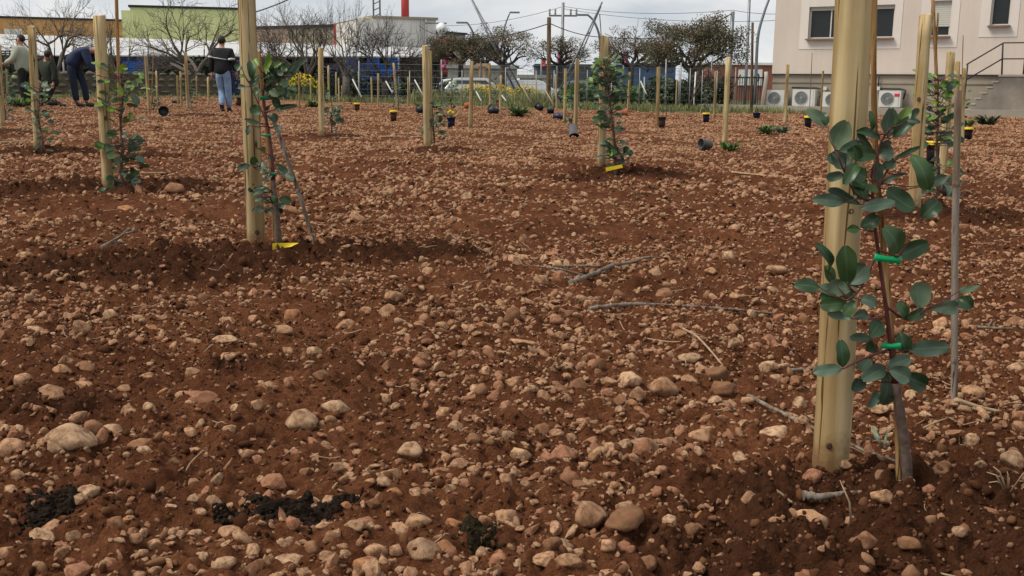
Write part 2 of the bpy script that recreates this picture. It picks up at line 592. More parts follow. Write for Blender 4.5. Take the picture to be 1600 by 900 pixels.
def link(name, me, parent=None, loc=None):
    o = bpy.data.objects.new(name, me)
    COL.objects.link(o)
    if parent is not None:
        o.parent = parent
    if loc is not None:
        o.location = loc
    return o

def tag(o, label, cat, group=None):
    o['label'] = label
    o['category'] = cat
    if group:
        o['group'] = group
    return o

def thing(name, label, cat, loc=(0, 0, 0), rz=0.0, group=None):
    o = bpy.data.objects.new(name, None)
    COL.objects.link(o)
    o.empty_display_size = 0.1
    o.location = loc
    o.rotation_euler = (0, 0, rz)
    return tag(o, label, cat, group)

def copy_tree(o, parent=None):
    c = o.copy()
    COL.objects.link(c)
    if parent is not None:
        c.parent = parent
    for ch in list(o.children):
        copy_tree(ch, c)
    return c

def kind(o, k):
    o['kind'] = k
    return o

def rel(pts, o):
    return [Vector(p) - Vector(o) for p in pts]

# ------------------------------------------------------------------ ground sheet, dense where the picture looks
def build_ground():
    q = 0.0042
    rows = [-60, -20, -6, -2, 0.0, 0.35, 0.6, 0.8, 0.95, 1.08]
    y = 1.15
    while y < 44:
        rows.append(y)
        y *= 1 + q if y < 16 else 1 + q * 1.6
    rows += [46, 49, 53, 58, 65, 75, 90, 120, 170, 260, 420, 700, 1100]
    rows = np.array(rows)
    a = list(np.arange(-0.60, 0.6001, 0.0040))
    side = [0.64, 0.70, 0.80, 0.95, 1.2, 1.6, 2.4, 4.0]
    ks = np.array([-s for s in side[::-1]] + a + side)
    Y = np.repeat(rows[:, None], len(ks), 1)
    wid = np.where(rows < 1.15, 1.15, rows)[:, None]
    X = wid * ks[None, :]
    Z = H(X, Y)
    Z = np.where(Y > 50, base_z(X, Y), Z)
    m, _ = mound_mask(X, Y)
    out = np.clip((Y - edge_y(X) + 0.8 * fbm(X / 0.9, Y / 0.9, 61, 2)) / 0.5 + 0.5, 0, 1)
    nr, nc = Y.shape
    me = bpy.data.meshes.new('ground')
    co = np.stack([X, Y, Z], -1).reshape(-1, 3)
    idx = np.arange(nr * nc).reshape(nr, nc)
    quads = np.stack([idx[:-1, :-1], idx[:-1, 1:], idx[1:, 1:], idx[1:, :-1]], -1).reshape(-1, 4)
    me.vertices.add(len(co))
    me.vertices.foreach_set('co', co.astype(np.float32).ravel())
    me.loops.add(quads.size)
    me.loops.foreach_set('vertex_index', quads.astype(np.int32).ravel())
    me.polygons.add(len(quads))
    me.polygons.foreach_set('loop_start', (np.arange(len(quads)) * 4).astype(np.int32))
    me.polygons.foreach_set('loop_total', np.full(len(quads), 4, np.int32))
    me.polygons.foreach_set('use_smooth', np.ones(len(quads), bool))
    me.update(calc_edges=True)
    ca = me.attributes.new('zone', 'FLOAT_COLOR', 'POINT')
    colr = np.zeros((len(co), 4), np.float32)
    colr[:, 0] = m.ravel()
    colr[:, 1] = out.ravel()
    colr[:, 3] = 1
    ca.data.foreach_set('color', colr.ravel())
    me.materials.append(MATS['red_soil'])
    return kind(link('ground', me), 'structure')
build_ground()

# ------------------------------------------------------------------ stones
def stone_mesh(name, seed, sub=2, angular=0.0, lump=0.16):
    r = random.Random(seed)
    bm = bmesh.new()
    bmesh.ops.create_icosphere(bm, subdivisions=sub, radius=1.0)
    sx, sy, sz = 1.0, r.uniform(0.62, 0.95), r.uniform(0.48, 0.78)
    off = [r.uniform(-9, 9) for _ in range(3)]
    planes = []
    for _ in range(int(3 + angular * 9)):
        nv = Vector((r.gauss(0, 1), r.gauss(0, 1), r.gauss(0, 1))).normalized()
        planes.append((nv, r.uniform(0.52, 0.84) if angular > 0.3 else r.uniform(0.78, 0.97)))
    from mathutils import noise as mn
    for v in bm.verts:
        p = v.co.copy()
        n1 = mn.noise(p * 0.9 + Vector(off))
        n2 = mn.noise(p * 2.3 + Vector(off) * 1.7)
        p *= 1 + lump * 1.5 * n1 + lump * 0.55 * n2
        for nv, d in planes:
            e = p.dot(nv) - d
            if e > 0:
                p -= nv * e * (0.96 if angular > 0.3 else 0.75)
        p *= 1 + lump * 0.10 * mn.noise(p * 6.0 + Vector(off))
        v.co = Vector((p.x * sx, p.y * sy, p.z * sz))
    me = bpy.data.meshes.new(name)
    bm.to_mesh(me)
    bm.free()
    me.polygons.foreach_set('use_smooth', [True] * len(me.polygons))
    return me

def scatter_group(name, meshes):
    """geometry nodes: one of several shapes on every point, turned and scaled by its attributes"""
    ng = bpy.data.node_groups.new(name, 'GeometryNodeTree')
    ng.interface.new_socket('Geometry', in_out='INPUT', socket_type='NodeSocketGeometry')
    ng.interface.new_socket('Geometry', in_out='OUTPUT', socket_type='NodeSocketGeometry')
    n, l = ng.nodes, ng.links
    gi, go = n.new('NodeGroupInput'), n.new('NodeGroupOutput')
    iop = n.new('GeometryNodeInstanceOnPoints')
    jn = n.new('GeometryNodeJoinGeometry')
    for k, me in enumerate(meshes):
        src = bpy.data.objects.new(name + '_shape', me)
        oi = n.new('GeometryNodeObjectInfo')
        oi.inputs['Object'].default_value = src
        gt = n.new('GeometryNodeGeometryToInstance')
        l.new(oi.outputs['Geometry'], gt.inputs[0])
        l.new(gt.outputs[0], jn.inputs[0])
    l.new(gi.outputs[0], iop.inputs['Points'])
    l.new(jn.outputs[0], iop.inputs['Instance'])
    iop.inputs['Pick Instance'].default_value = True
    for nm, typ, sock in (('pick', 'INT', 'Instance Index'), ('turn', 'FLOAT_VECTOR', 'Rotation'), ('size', 'FLOAT_VECTOR', 'Scale')):
        na = n.new('GeometryNodeInputNamedAttribute')
        na.data_type = typ
        na.inputs['Name'].default_value = nm
        l.new(na.outputs['Attribute'], iop.inputs[sock])
    l.new(iop.outputs[0], go.inputs[0])
    return ng

def scatter(name, pts, rot, scl, meshes, label=None, cat=None):
    me = bpy.data.meshes.new(name)
    me.vertices.add(len(pts))
    me.vertices.foreach_set('co', pts.astype(np.float32).ravel())
    a = me.attributes.new('turn', 'FLOAT_VECTOR', 'POINT')
    a.data.foreach_set('vector', rot.astype(np.float32).ravel())
    a = me.attributes.new('size', 'FLOAT_VECTOR', 'POINT')
    a.data.foreach_set('vector', scl.astype(np.float32).ravel())
    a = me.attributes.new('pick', 'INT', 'POINT')
    a.data.foreach_set('value', rng.integers(0, len(meshes), len(pts)).astype(np.int32))
    o = link(name, me)
    md = o.modifiers.new('scatter', 'NODES')
    md.node_group = scatter_group(name, meshes)
    kind(o, 'stuff')
    if label:
        tag(o, label, cat)
    return o

def sample_field(y0, y1, dens, half=0.62):
    """points spread evenly over the wedge of field in view between two distances"""
    k, w = half - 0.04, 0.8
    area = k * (y1 * y1 - y0 * y0) + 2 * w * (y1 - y0)
    n = int(area * dens)
    # distance drawn so that the density stays even over a wedge with a wide foot
    u = rng.random(n) * area
    c0 = k * y0 * y0 + 2 * w * y0
    y = (-2 * w + np.sqrt(4 * w * w + 4 * k * (c0 + u))) / (2 * k)
    x = rng.uniform(-1, 1, n) * (k * y + w)
    ok = y < edge_y(x) - 0.2
    return x[ok], y[ok]

# 1 --- the largest single stones, read off the photo: x, y, width, height in pixels, colour
ST = """83 612 48 38 t|98 586 28 20 t|36 600 28 20 t|110 700 72 36 p|19 705 45 32 t|60 709 25 17 t|89 713 36 20 p|172 669 42 25 p|145 686 34 26 b|221 696 38 18 b
226 704 26 13 p|223 720 23 19 g|259 675 16 21 o|140 773 34 18 p|125 793 25 17 p|65 840 40 23 p|13 861 30 27 t|466 645 50 35 p|304 580 28 15 g|198 641 20 19 t
370 640 19 17 p|457 759 21 12 p|459 882 51 18 p|423 885 18 20 t|362 837 36 13 t|230 577 24 12 t|137 583 28 19 b|128 602 36 14 t|194 607 24 12 t|310 613 50 16 r
419 607 28 14 t|204 824 19 13 o|639 694 40 24 p|528 634 42 20 p|596 649 23 15 p|520 659 19 12 p|650 647 19 13 p|693 635 23 14 t|712 672 21 16 p|793 696 21 19 g
812 706 35 26 p|802 596 24 18 t|772 615 24 18 r|845 664 29 20 b|870 675 22 16 t|611 734 33 22 t|627 750 24 19 b|602 766 25 15 p|580 764 20 13 t|530 739 19 17 g
528 716 23 15 p|553 843 40 16 g|581 837 16 16 p|653 827 40 20 t|585 875 38 24 t|664 888 54 34 g|689 870 38 27 o|705 884 22 24 r|572 893 38 18 o|487 864 27 20 b
711 807 28 14 o|857 726 25 21 r|878 713 40 24 r|891 747 32 26 r|761 743 17 19 g|719 736 30 15 t|811 855 24 14 t|780 876 34 36 r|863 862 30 20 b|924 806 52 51 t
977 826 62 30 b|979 785 34 18 g|926 748 25 20 g|1005 692 46 33 g|977 708 23 20 p|1049 687 42 20 g|1033 713 15 14 p|1097 679 34 25 t|1078 694 20 17 r|1032 602 45 30 t
998 613 25 25 t|985 594 34 22 p|953 592 30 17 t|968 617 21 17 b|872 605 32 24 b|902 600 28 21 b|932 577 25 17 r|1129 607 42 21 b|1121 588 35 24 b|1078 596 25 17 t
1213 668 44 27 p|1232 645 38 16 t|1249 620 25 30 p|1200 567 27 19 p|1225 566 22 11 p|1214 583 24 12 p|1270 741 28 32 r|1267 805 57 42 t|1168 796 25 22 t|1216 791 26 16 b
1097 785 27 20 o|1182 896 18 10 p|893 675 19 20 t|845 664 20 14 t|913 650 23 17 b|889 888 42 24 t|853 885 34 18 t|197 325 32 22 o|258 307 23 12 p|157 382 20 17 r
238 500 32 18 o|355 488 25 13 t|55 512 32 10 p|47 500 24 11 t|350 541 38 13 p|358 562 27 13 t|457 488 25 22 o|447 513 30 15 t|490 549 27 20 p|450 545 26 13 t
173 490 22 15 p|170 503 20 10 t|318 453 20 18 b|290 372 20 13 t|801 496 27 27 b|814 532 43 18 t|847 439 24 15 t|868 410 24 11 p|728 308 18 14 p|639 378 18 15 p
764 553 20 18 r|720 466 16 11 p|616 468 28 18 t|604 491 26 22 t|967 459 22 18 b|1037 460 29 16 b|1024 425 20 14 g|876 526 24 12 t|1078 549 35 14 p|1045 551 20 14 g
1037 594 35 14 p|934 577 24 18 b|890 470 16 18 t|1582 712 36 28 p|1517 684 25 20 p|1520 607 40 20 t|1590 575 35 20 p|1470 499 27 22 t|1587 502 28 20 b|1467 745 32 20 b
1375 792 34 20 t|1450 763 20 13 r|1442 727 24 18 t|1447 657 22 13 p|1590 665 24 16 o|1060 520 22 12 t|1180 540 20 12 t|570 487 24 14 t|540 505 30 13 t|690 520 22 12 t
660 560 26 14 b|730 590 22 14 t|560 575 24 15 t|505 600 26 15 b|600 610 24 14 t|1150 470 22 12 t|1110 430 18 11 t|1200 520 22 13 r|620 880 22 18 t|520 870 26 16 b
30 760 22 14 t|270 745 20 11 t|330 720 22 12 b|300 690 22 13 t|410 745 16 9 p|1350 860 40 24 b|1420 850 34 20 b|1500 830 30 18 b|1080 830 26 18 b|1050 770 24 16 r
1140 740 22 14 b|1560 800 26 15 t|1010 880 30 20 b|1330 820 22 13 t|1530 850 24 14 b|950 860 26 17 t|740 700 24 14 b|700 705 20 12 t|490 700 22 12 t|560 690 20 11 t"""
STONE_PX = []
for row in ST.replace('\n', '|').split('|'):
    a = row.split()
    STONE_PX.append((float(a[0]), float(a[1]), float(a[2]), float(a[3]), a[4]))
CNAME = {'t': 'tan', 'p': 'pale', 'r': 'red', 'g': 'grey', 'b': 'brown', 'o': 'orange'}
CWORD = {'t': 'tan', 'p': 'pale cream', 'r': 'reddish', 'g': 'greyish', 'b': 'dark brown', 'o': 'orange-brown'}
# further single stones, spread over the nearer ground between those
_r = random.Random(5)
tries = 0
while len(STONE_PX) < 296 and tries < 20000:
    tries += 1
    py = 440 + 460 * _r.random() ** 0.8
    px = _r.uniform(10, 1590)
    if any(abs(px - s[0]) < (s[2] * 0.8 + 12) and abs(py - s[1]) < (s[3] * 0.8 + 9) for s in STONE_PX):
        continue
    gx, gy = g0(px, py)
    if mound_mask(np.array([gx]), np.array([gy]))[0][0] > 0.5 and _r.random() < 0.8:
        continue
    w = _r.uniform(15, 25) * (0.72 + 0.38 * (py - 440) / 460)
    STONE_PX.append((px, py, w, w * _r.uniform(0.5, 0.85), _r.choice('tttpprgbbo')))

LANDMARK = [
    (1298, 730, 'the thick front stake'), (1415, 755, 'the front sapling trunk'), (1490, 650, 'the upright bamboo cane'),
    (470, 810, 'the large black compost patch'), (75, 805, 'the small black compost patch'), (745, 835, 'the dark mossy compost patch'),
    (435, 385, 'the yellow tag'), (924, 806, 'the round ball-like stone'), (110, 700, 'the big pale flat stone'),
    (83, 612, 'the big two-tiered rock'), (466, 645, 'the pale angular slab'), (1213, 668, 'the pale pinkish block'),
    (801, 496, 'the brown cube-like stone'), (950, 425, 'the thick broken branch'), (1060, 490, 'the long thin branch'),
    (664, 888, 'the grey rock at the bottom edge'), (1005, 692, 'the lumpy grey rock'), (197, 325, 'the orange rock on the far soil'),
    (1300, 680, 'the slanting twig'), (0, 895, 'the lower left corner'), (1600, 895, 'the lower right corner'),
    (1545, 657, 'the fallen bamboo cane'), (639, 694, 'the pale wedge stone'), (238, 500, 'the orange-pink block'), (457, 488, 'the orange-brown boulder below the second sapling'),
]
SPECIAL = {
    (924, 806): 'round tan ball-like stone on bare soil, bottom centre right', (83, 612): 'big two-tiered tan rock half buried near the left edge',
    (110, 700): 'big pale flat oval stone among cobbles at the left', (466, 645): 'pale angular slab tilted up left of the centre',
    (1213, 668): 'pale pinkish block lying just left of the thick front stake', (1249, 620): 'small pale squarish block standing left of the thick front stake',
    (801, 496): 'brown cube-like stone standing in the middle of the field', (664, 888): 'large greyish rock cut by the bottom edge',
    (1005, 692): 'lumpy greyish rock with pale cobbles beside it', (197, 325): 'orange-red pointed rock on the far left soil',
    (639, 694): 'pale wedge-shaped stone on smooth soil in the centre', (238, 500): 'orange-pink rounded block at the left, beyond the cobbles',
    (65, 840): 'pale cream egg-shaped stone below the small black compost patch', (459, 882): 'pale flat oval slab below the large black compost patch',
    (977, 826): 'long dark brown rock beside the round ball-like stone', (1267, 805): 'large tan angular rock in dark soil below the thick front stake',
    (1270, 741): 'reddish upright stone against the foot of the thick front stake', (457, 488): 'orange-brown boulder in the field below the second sapling',
}
used_labels = {}
def stone_label(px, py, w, h, c, shape):
    key = (int(px), int(py))
    if key in SPECIAL and SPECIAL[key] not in used_labels:
        used_labels[SPECIAL[key]] = 1
        return SPECIAL[key]
    size = 'large' if w > 40 else 'medium' if w > 25 else 'small'
    form = 'angular' if shape else 'long flat' if w / h > 2.1 else 'flat oval' if w / h > 1.55 else 'round' if w / h < 1.2 else 'rounded'
    near = sorted(LANDMARK, key=lambda q: math.hypot(px - q[0], (py - q[1]) * 1.6))
    near = [q for q in near if math.hypot(px - q[0], py - q[1]) > 30]
    fall = None
    for q in near[:5]:
        dx, dy = px - q[0], py - q[1]
        far = math.hypot(dx, dy)
        if abs(dx) > abs(dy) * 1.3:
            where = 'left of' if dx < 0 else 'right of'
        else:
            where = 'behind' if dy < 0 else 'in front of'
        how = '' if far > 220 else 'a little way ' if far > 110 else 'just '
        t = f'{size} {CWORD[c]} {form} stone lying {how}{where} {q[2]}'
        t = ' '.join(t.split()[:16])
        fall = fall or t
        if t not in used_labels:
            used_labels[t] = 1
            return t
    return fall

BIG_MESH = {}
def big_stone_mesh(c, k, ang):
    key = (c, k, ang)
    if key not in BIG_MESH:
        me = stone_mesh('stone', 900 + k * 31 + (500 if ang else 0), 3, 1.0 if ang else 0.4, 0.24)
        me.materials.append(MATS['stone_' + CNAME[c]])
        BIG_MESH[key] = me
    return BIG_MESH[key]
BIG_POS = []
for i, (px, py, w, h, c) in enumerate(STONE_PX):
    rr = random.Random(i * 7 + 1)
    x, y = g0(px, py + h * 0.30)
    s = pxm(y)
    wm, hm = w / s, h / s
    ang = rr.random() < 0.6 or (int(px), int(py)) in ((466, 645), (1267, 805), (801, 496), (1249, 620), (639, 694))
    if (int(px), int(py)) == (924, 806):
        ang = False
    me = big_stone_mesh(c, rr.randrange(5), ang)
    o = link('stone', me)
    ex = [max(v.co[k] for v in me.vertices) - min(v.co[k] for v in me.vertices) for k in range(3)]
    hz = min(hm * 1.15, wm)
    o.scale = (wm / ex[0] * 1.08, wm * rr.uniform(0.7, 1.0) / ex[1], hz / ex[2] * 1.05)
    o.rotation_euler = (rr.uniform(-0.25, 0.25), rr.uniform(-0.25, 0.25), rr.uniform(-0.5, 0.5) + (math.pi if rr.random() < 0.5 else 0))
    o.location = (x, y, Hs(x, y) + hz * rr.uniform(0.05, 0.2))
    BIG_POS.append((x, y, wm * 0.5))
    tag(o, stone_label(px, py, w, h, c, ang), 'stone', 'large single stones lying on the soil')

# 2 --- the countless smaller stones: one mass
SMALL = []
for k in range(20):
    me = stone_mesh('pebble', 40 + k, 2, (1.0, 0.6, 0.45, 0.8, 0.9)[k % 5], 0.30)
    if k % 5 in (0, 3, 4):
        me.polygons.foreach_set('use_smooth', [False] * len(me.polygons))
    me.materials.append(MATS['stone_mixed'])
    SMALL.append(me)
def make_stones():
    X, Y, S = [], [], []
    def add(y0, y1, dens, s0, s1, power=2.0):
        x, y = sample_field(y0, y1, dens)
        m, _ = mound_mask(x, y)
        cl = fbm(x / 0.75, y / 0.75, 71, 3) + 0.5 * fbm(x / 0.25, y / 0.25, 77, 2)     # drifts of stones, bare patches
        p = np.clip(0.62 + 2.2 * cl, 0.20, 1.0) * (1 - 0.88 * m)
        keep = rng.random(len(x)) < p
        x, y = x[keep], y[keep]
        X.append(x); Y.append(y); S.append(s0 + (s1 - s0) * rng.random(len(x)) ** power)
    # half sizes in metres
    add(1.0, 6.0, 1500, 0.005, 0.012)
    add(1.0, 7.0, 520, 0.010, 0.024)
    add(7.0, 16, 380, 0.011, 0.027)
    add(1.0, 8.0, 62, 0.020, 0.036)
    add(8.0, 40, 100, 0.022, 0.045, 1.8)
    add(16, 40, 125, 0.018, 0.034)
    add(4.5, 40, 4.5, 0.04, 0.068, 1.5)
    x, y, s = np.concatenate(X), np.concatenate(Y), np.concatenate(S)
    ok = np.ones(len(x), bool)
    for bx, by, br in BIG_POS:
        ok &= (x - bx) ** 2 + (y - by) ** 2 > (br * 0.95 + s * 0.5) ** 2
    x, y, s = x[ok], y[ok], s[ok]
    n = len(x)
    z = H(x, y) + s * rng.uniform(-0.22, 0.36, n)
    rot = np.stack([rng.normal(0, 0.45, n), rng.normal(0, 0.45, n), rng.uniform(0, 6.28, n)], -1)
    an = np.stack([rng.uniform(0.85, 1.25, n), rng.uniform(0.75, 1.0, n), rng.uniform(0.7, 1.15, n)], -1)
    scatter('loose_stones', np.stack([x, y, z], -1), rot, s[:, None] * an, SMALL, 'countless small tan and brown stones strewn over the red soil', 'stones')
    print('loose stones', n)
make_stones()

# 3 --- crumbs and clods of soil
CRUMB = []
for k in range(8):
    me = stone_mesh('crumb', 140 + k, 2, 0.2, 0.34)
    me.materials.append(MATS['soil_crumb'])
    CRUMB.append(me)
def make_crumbs():
    X, Y, S = [], [], []
    def add(y0, y1, dens, s0, s1, moundy):
        x, y = sample_field(y0, y1, dens)
        m, _ = mound_mask(x, y)
        p = np.clip(0.45 + 0.9 * fbm(x / 0.4, y / 0.4, 171, 3), 0.08, 1) * (1 - moundy) + moundy * (0.12 + 0.88 * m)
        keep = rng.random(len(x)) < p
        x, y = x[keep], y[keep]
        X.append(x); Y.append(y); S.append(s0 + (s1 - s0) * rng.random(len(x)) ** 2.2)
    add(1.0, 4.2, 4200, 0.0025, 0.0065, 0.35)
    add(1.0, 6.0, 900, 0.005, 0.013, 0.55)
    add(1.0, 10.0, 70, 0.011, 0.024, 0.85)
    add(6, 14, 160, 0.008, 0.018, 0.6)
    x, y, s = np.concatenate(X), np.concatenate(Y), np.concatenate(S)
    n = len(x)
    z = H(x, y) + s * rng.uniform(0.0, 0.6, n)
    rot = rng.uniform(0, 6.28, (n, 3))
    an = rng.uniform(0.75, 1.2, (n, 3))
    scatter('soil_crumbs', np.stack([x, y, z], -1), rot, s[:, None] * an, CRUMB, 'crumbs and clods of dark red soil over the dug ground', 'soil')
    print('crumbs', n)
make_crumbs()

# 4 --- bits of straw, root and twig
def make_straw():
    mb = MB()
    r = random.Random(3)
    n = 0
    while n < 480:
        y = math.sqrt(r.uniform(1.3 ** 2, 9.0 ** 2))
        x = r.uniform(-0.56, 0.56) * y
        L = r.choice((0.02, 0.03, 0.04, 0.06, 0.09, 0.13)) * r.uniform(0.7, 1.2)
        a = r.uniform(0, 6.28)
        bend = r.uniform(-1.2, 1.2)
        rad = L * 0.012 + 0.0006
        pts = []
        cx, cy = x, y
        for k in range(5):
            pts.append((cx, cy))
            cx += math.cos(a) * L / 4
            cy += math.sin(a) * L / 4
            a += bend / 4 + r.uniform(-0.2, 0.2)
        zz = H(np.array([p[0] for p in pts]), np.array([p[1] for p in pts]))
        zl = max(zz) - 0.004
        lift = r.uniform(0.002, 0.02) if r.random() < 0.3 else 0.003
        mb.tube([(p[0], p[1], max(zz[k], 0.6 * zl + 0.4 * zz[k]) + lift * (0.3 + k / 4)) for k, p in enumerate(pts)], [rad, rad, rad, rad * 0.9, rad * 0.5], 4)
        n += 1
    o = mb.build('straw_litter', 'straw')
    kind(o, 'stuff')
    tag(o, 'dry straw, root and twig scraps scattered over the soil', 'litter')
make_straw()

# ------------------------------------------------------------------ wooden stakes
def stake(bx, by, tx, ty, d, label, mname='stake_wood', cut=0.0, group='wooden stakes driven into the field', name='wooden_stake'):
    b = gp(bx, by)
    t = P(tx, ty, b.y)
    ax = t - b
    rr = random.Random(int(bx * 3 + by))
    n = 9 if b.y < 12 else 4
    sides = 22 if b.y < 4 else 14 if b.y < 12 else 8
    pts, rad = [], []
    pts.append(-ax.normalized() * 0.22); rad.append(d / 2 * 1.02)
    for k in range(n + 1):
        f = k / n
        w = Vector((rr.uniform(-1, 1), rr.uniform(-1, 1), 0)) * d * 0.02
        pts.append(ax * f + w); rad.append(d / 2 * (1.03 - 0.06 * f) * rr.uniform(0.985, 1.015))
    pts.append(ax * 1.0 + ax.normalized() * d * 0.05); rad.append(d / 2 * 0.90)
    mb = MB().tube(pts, rad, sides)
    # drying checks and flattened faces: push a few columns of the ring inwards
    if b.y < 12:
        for col, dep in ((rr.randrange(sides), 0.10), (rr.randrange(sides), 0.06)):
            for k in range(len(pts)):
                v = Vector(mb.v[k * sides + col])
                mb.v[k * sides + col] = tuple(v.lerp(Vector(pts[k]), dep * (1 if 0.1 < k / len(pts) < 0.95 else 0.3)))
    o = mb.build(name, mname, None, b)
    tag(o, label, 'stake', group)
    return o

STAKES = [
    (1298, 728, 1342, -150, .081, 'thick round wooden stake in the right foreground, cut by the top edge'),
    (401, 389, 383, -55, .090, 'wooden stake beside the tagged sapling with the leaning dark cane'),
    (169, 291, 155, 25, .086, 'wooden stake behind which the navy-clad person bends'),
    (60, 236, 49, 42, .082, 'wooden stake in front of the person in a pale green top'),
    (939, 266, 945, 57, .086, 'wooden stake behind the bushy sapling with the bent yellow tag'),
    (667, 232, 664, 72, .078, 'front one of two crossing orange-brown stakes at the field centre'),
    (672, 226, 671, 80, .07, 'rear one of two crossing orange-brown stakes at the field centre'),
    (502, 211, 501, 75, .080, 'tall stake on the long dark mound right of the second sapling'),
    (1132, 226, 1138, 90, .082, 'tall stake behind the tipped pot with spilled plants'),
    (1428, 330, 1446, 24, .088, 'wooden stake right of the front stake, beside the yellow-rimmed pot'),
    (1027, 198, 1029, 105, .078, 'stake beside the brown pot in front of the wire fence'),
    (735, 201, 737, 96, .074, 'stake right of the dark pot with orange flowers'),
    (899, 204, 902, 93, .078, 'orange-brown stake with a grey pot leaning head down on it'),
    (1226, 196, 1231, 101, .078, 'stake in front of the first two air conditioners'),
    (233, 174, 228, 88, .074, 'stake left of the tipped black pot with a green stem'),
    (621, 170, 615, 99, .066, 'stake behind the brown pot with the yellow top'),
    (981, 177, 984, 113, .074, 'grey-tan stake right of the bushy sapling, at the fence'),
    (294, 171, 290, 82, .080, 'leaning stake with a thin cane left of the walking man'),
    (284, 168, 282, 112, .058, 'short stake just left of the leaning stake by the walking man'),
    (278, 163, 277, 118, .055, 'second short stake left of the leaning stake by the walking man'),
    (308, 157, 307, 119, .055, 'short pale stake midway between leaning stake and walking man'),
    (326, 166, 325, 121, .062, 'short stake under the left hand of the walking man'),
    (246, 157, 244, 111, .06, 'slim stake in front of the dark hedge at the left'),
    (103, 149, 101, 113, .055, 'short stake between the kneeling figure and the navy-clad person'),
    (591, 169, 591, 115, .058, 'slim stake under the big bare tree, left of its trunk'),
    (581, 163, 580, 121, .05, 'thinner stake left of the slim one under the big bare tree'),
    (638, 167, 638, 121, .06, 'slim stake right of the big bare tree trunk'),
    (514, 158, 513, 103, .068, 'stake seen just right of the tall stake on the long mound'),
    (525, 158, 525, 113, .055, 'first of three slim stakes in front of the blue crates'),
    (530, 160, 529, 122, .05, 'second of three slim stakes in front of the blue crates'),
    (534, 158, 534, 134, .045, 'third and shortest slim stake in front of the blue crates'),
    (468, 169, 467, 116, .055, 'pale stake in front of the yellow flower bush'),
    (486, 160, 485, 124, .05, 'thin stake behind the yellow flower bush'),
    (496, 156, 496, 125, .048, 'thin stake right of the yellow flower bush'),
    (766, 172, 765, 99, .068, 'pale stake left of the tipped black pots at the fence'),
    (781, 176, 783, 118, .062, 'reddish stake right of the tipped black pots at the fence'),
    (870, 174, 868, 116, .058, 'left one of the paired pale stakes behind the head-down grey pot'),
    (882, 191, 884, 108, .066, 'right one of the paired pale stakes behind the head-down grey pot'),
    (1056, 169, 1058, 125, .062, 'short stake at the fence under the dark leafy tree'),
    (1116, 184, 1118, 112, .068, 'stake right of the navy pot near the fence'),
    (1282, 180, 1286, 111, .066, 'brown stake between the second and third air conditioners'),
    (1472, 275, 1486, 82, .086, 'wooden stake behind the leafy sapling on the right'),
    (1492, 240, 1496, 97, .08, 'grey stake seen behind the top of the upright bamboo cane'),
    (1503, 225, 1506, 107, .07, 'slim stake right of the upright bamboo cane top'),
    (4, 200, -2, 70, .075, 'stake cut by the left edge of the picture'),
    (12, 150, 10, 108, .06, 'small stake behind the person in a pale green top'),
    (177, 150, 175, 94, .06, 'stake half hidden right of the navy-clad person'),
    (75, 582, 75, 582, 0, ''),
]
for s in STAKES:
    if s[4] > 0:
        stake(*s)

# knot holes in the nearest stakes
def knot(px, py, st, d, w):
    b = st.location
    q = P(px, py, b.y - d * .48)
    e = MB().lathe([(w * .2, .0), (w * .7, .002), (w, .0), (w * 1.15, -.004)], 12).build('knot', 'pole_wood', st, q - b)
    e.rotation_euler = (R(90), 0, 0)
    e.scale = (1, 1.25, 1)
_st = [o for o in COL.objects if o.name.startswith('wooden_stake')]
knot(1296, 697, _st[0], .081, .0065)
knot(1330, 330, _st[0], .081, .006)
knot(401, 363, _st[1], .090, .011)
knot(388, 204, _st[1], .090, .010)
knot(1436, 155, [o for o in _st if 'yellow-rimmed' in o['label']][0], .088, .012)

# ------------------------------------------------------------------ carob saplings
def leaf_mesh(base, tip, width, nrm, fold=0.25, curl=0.12, seed=0):
    """rounded leaflet with a midrib fold and a curl; base and tip are points, width in metres"""
    r = random.Random(seed)
    base, tip, nrm = Vector(base), Vector(tip), Vector(nrm)
    ax = tip - base
    L = ax.length
    t = ax.normalized()
    s = t.cross(nrm)
    s = s.normalized() if s.length > 1e-6 else Vector((1, 0, 0))
    n = s.cross(t).normalized()
    NU, NV = 10, 5
    mb = MB()
    mb.rib = []
    for i in range(NU):
        u = i / (NU - 1)
        prof = max(0.08, (1 - abs(2 * u ** 1.12 - 1) ** 2.4)) ** 0.62 if 0 < u < 1 else (0.08 if u == 0 else 0.24)
        wv = 1 + 0.08 * math.sin(u * 7 + seed)
        for j in range(NV):
            v = -1 + 2 * j / (NV - 1)
            x = v * width / 2 * prof * wv
            z = abs(v) ** 1.3 * width * 0.5 * fold * prof + curl * L * (4 * u * (1 - u)) * (1 if seed % 3 else -1) + 0.03 * L * math.sin(9 * u + 3 * v + seed) * abs(v)
            back = 0.0 if i < NU - 1 else -0.04 * L * (1 - abs(v))
            mb.v.append(tuple(base + t * (u * L + back) + s * x + n * z))
            mb.rib.append(1 - abs(v))
    for i in range(NU - 1):
        for j in range(NV - 1):
            mb.f.append((i * NV + j, i * NV + j + 1, (i + 1) * NV + j + 1, (i + 1) * NV + j))
            mb.s.append(True)
    return mb

def path_point(path, z):
    for a, b in zip(path, path[1:]):
        if (a.z - z) * (b.z - z) <= 0 and abs(b.z - a.z) > 1e-6:
            return a.lerp(b, (z - a.z) / (b.z - a.z))
    return path[-1] if z > path[-1].z else path[0]

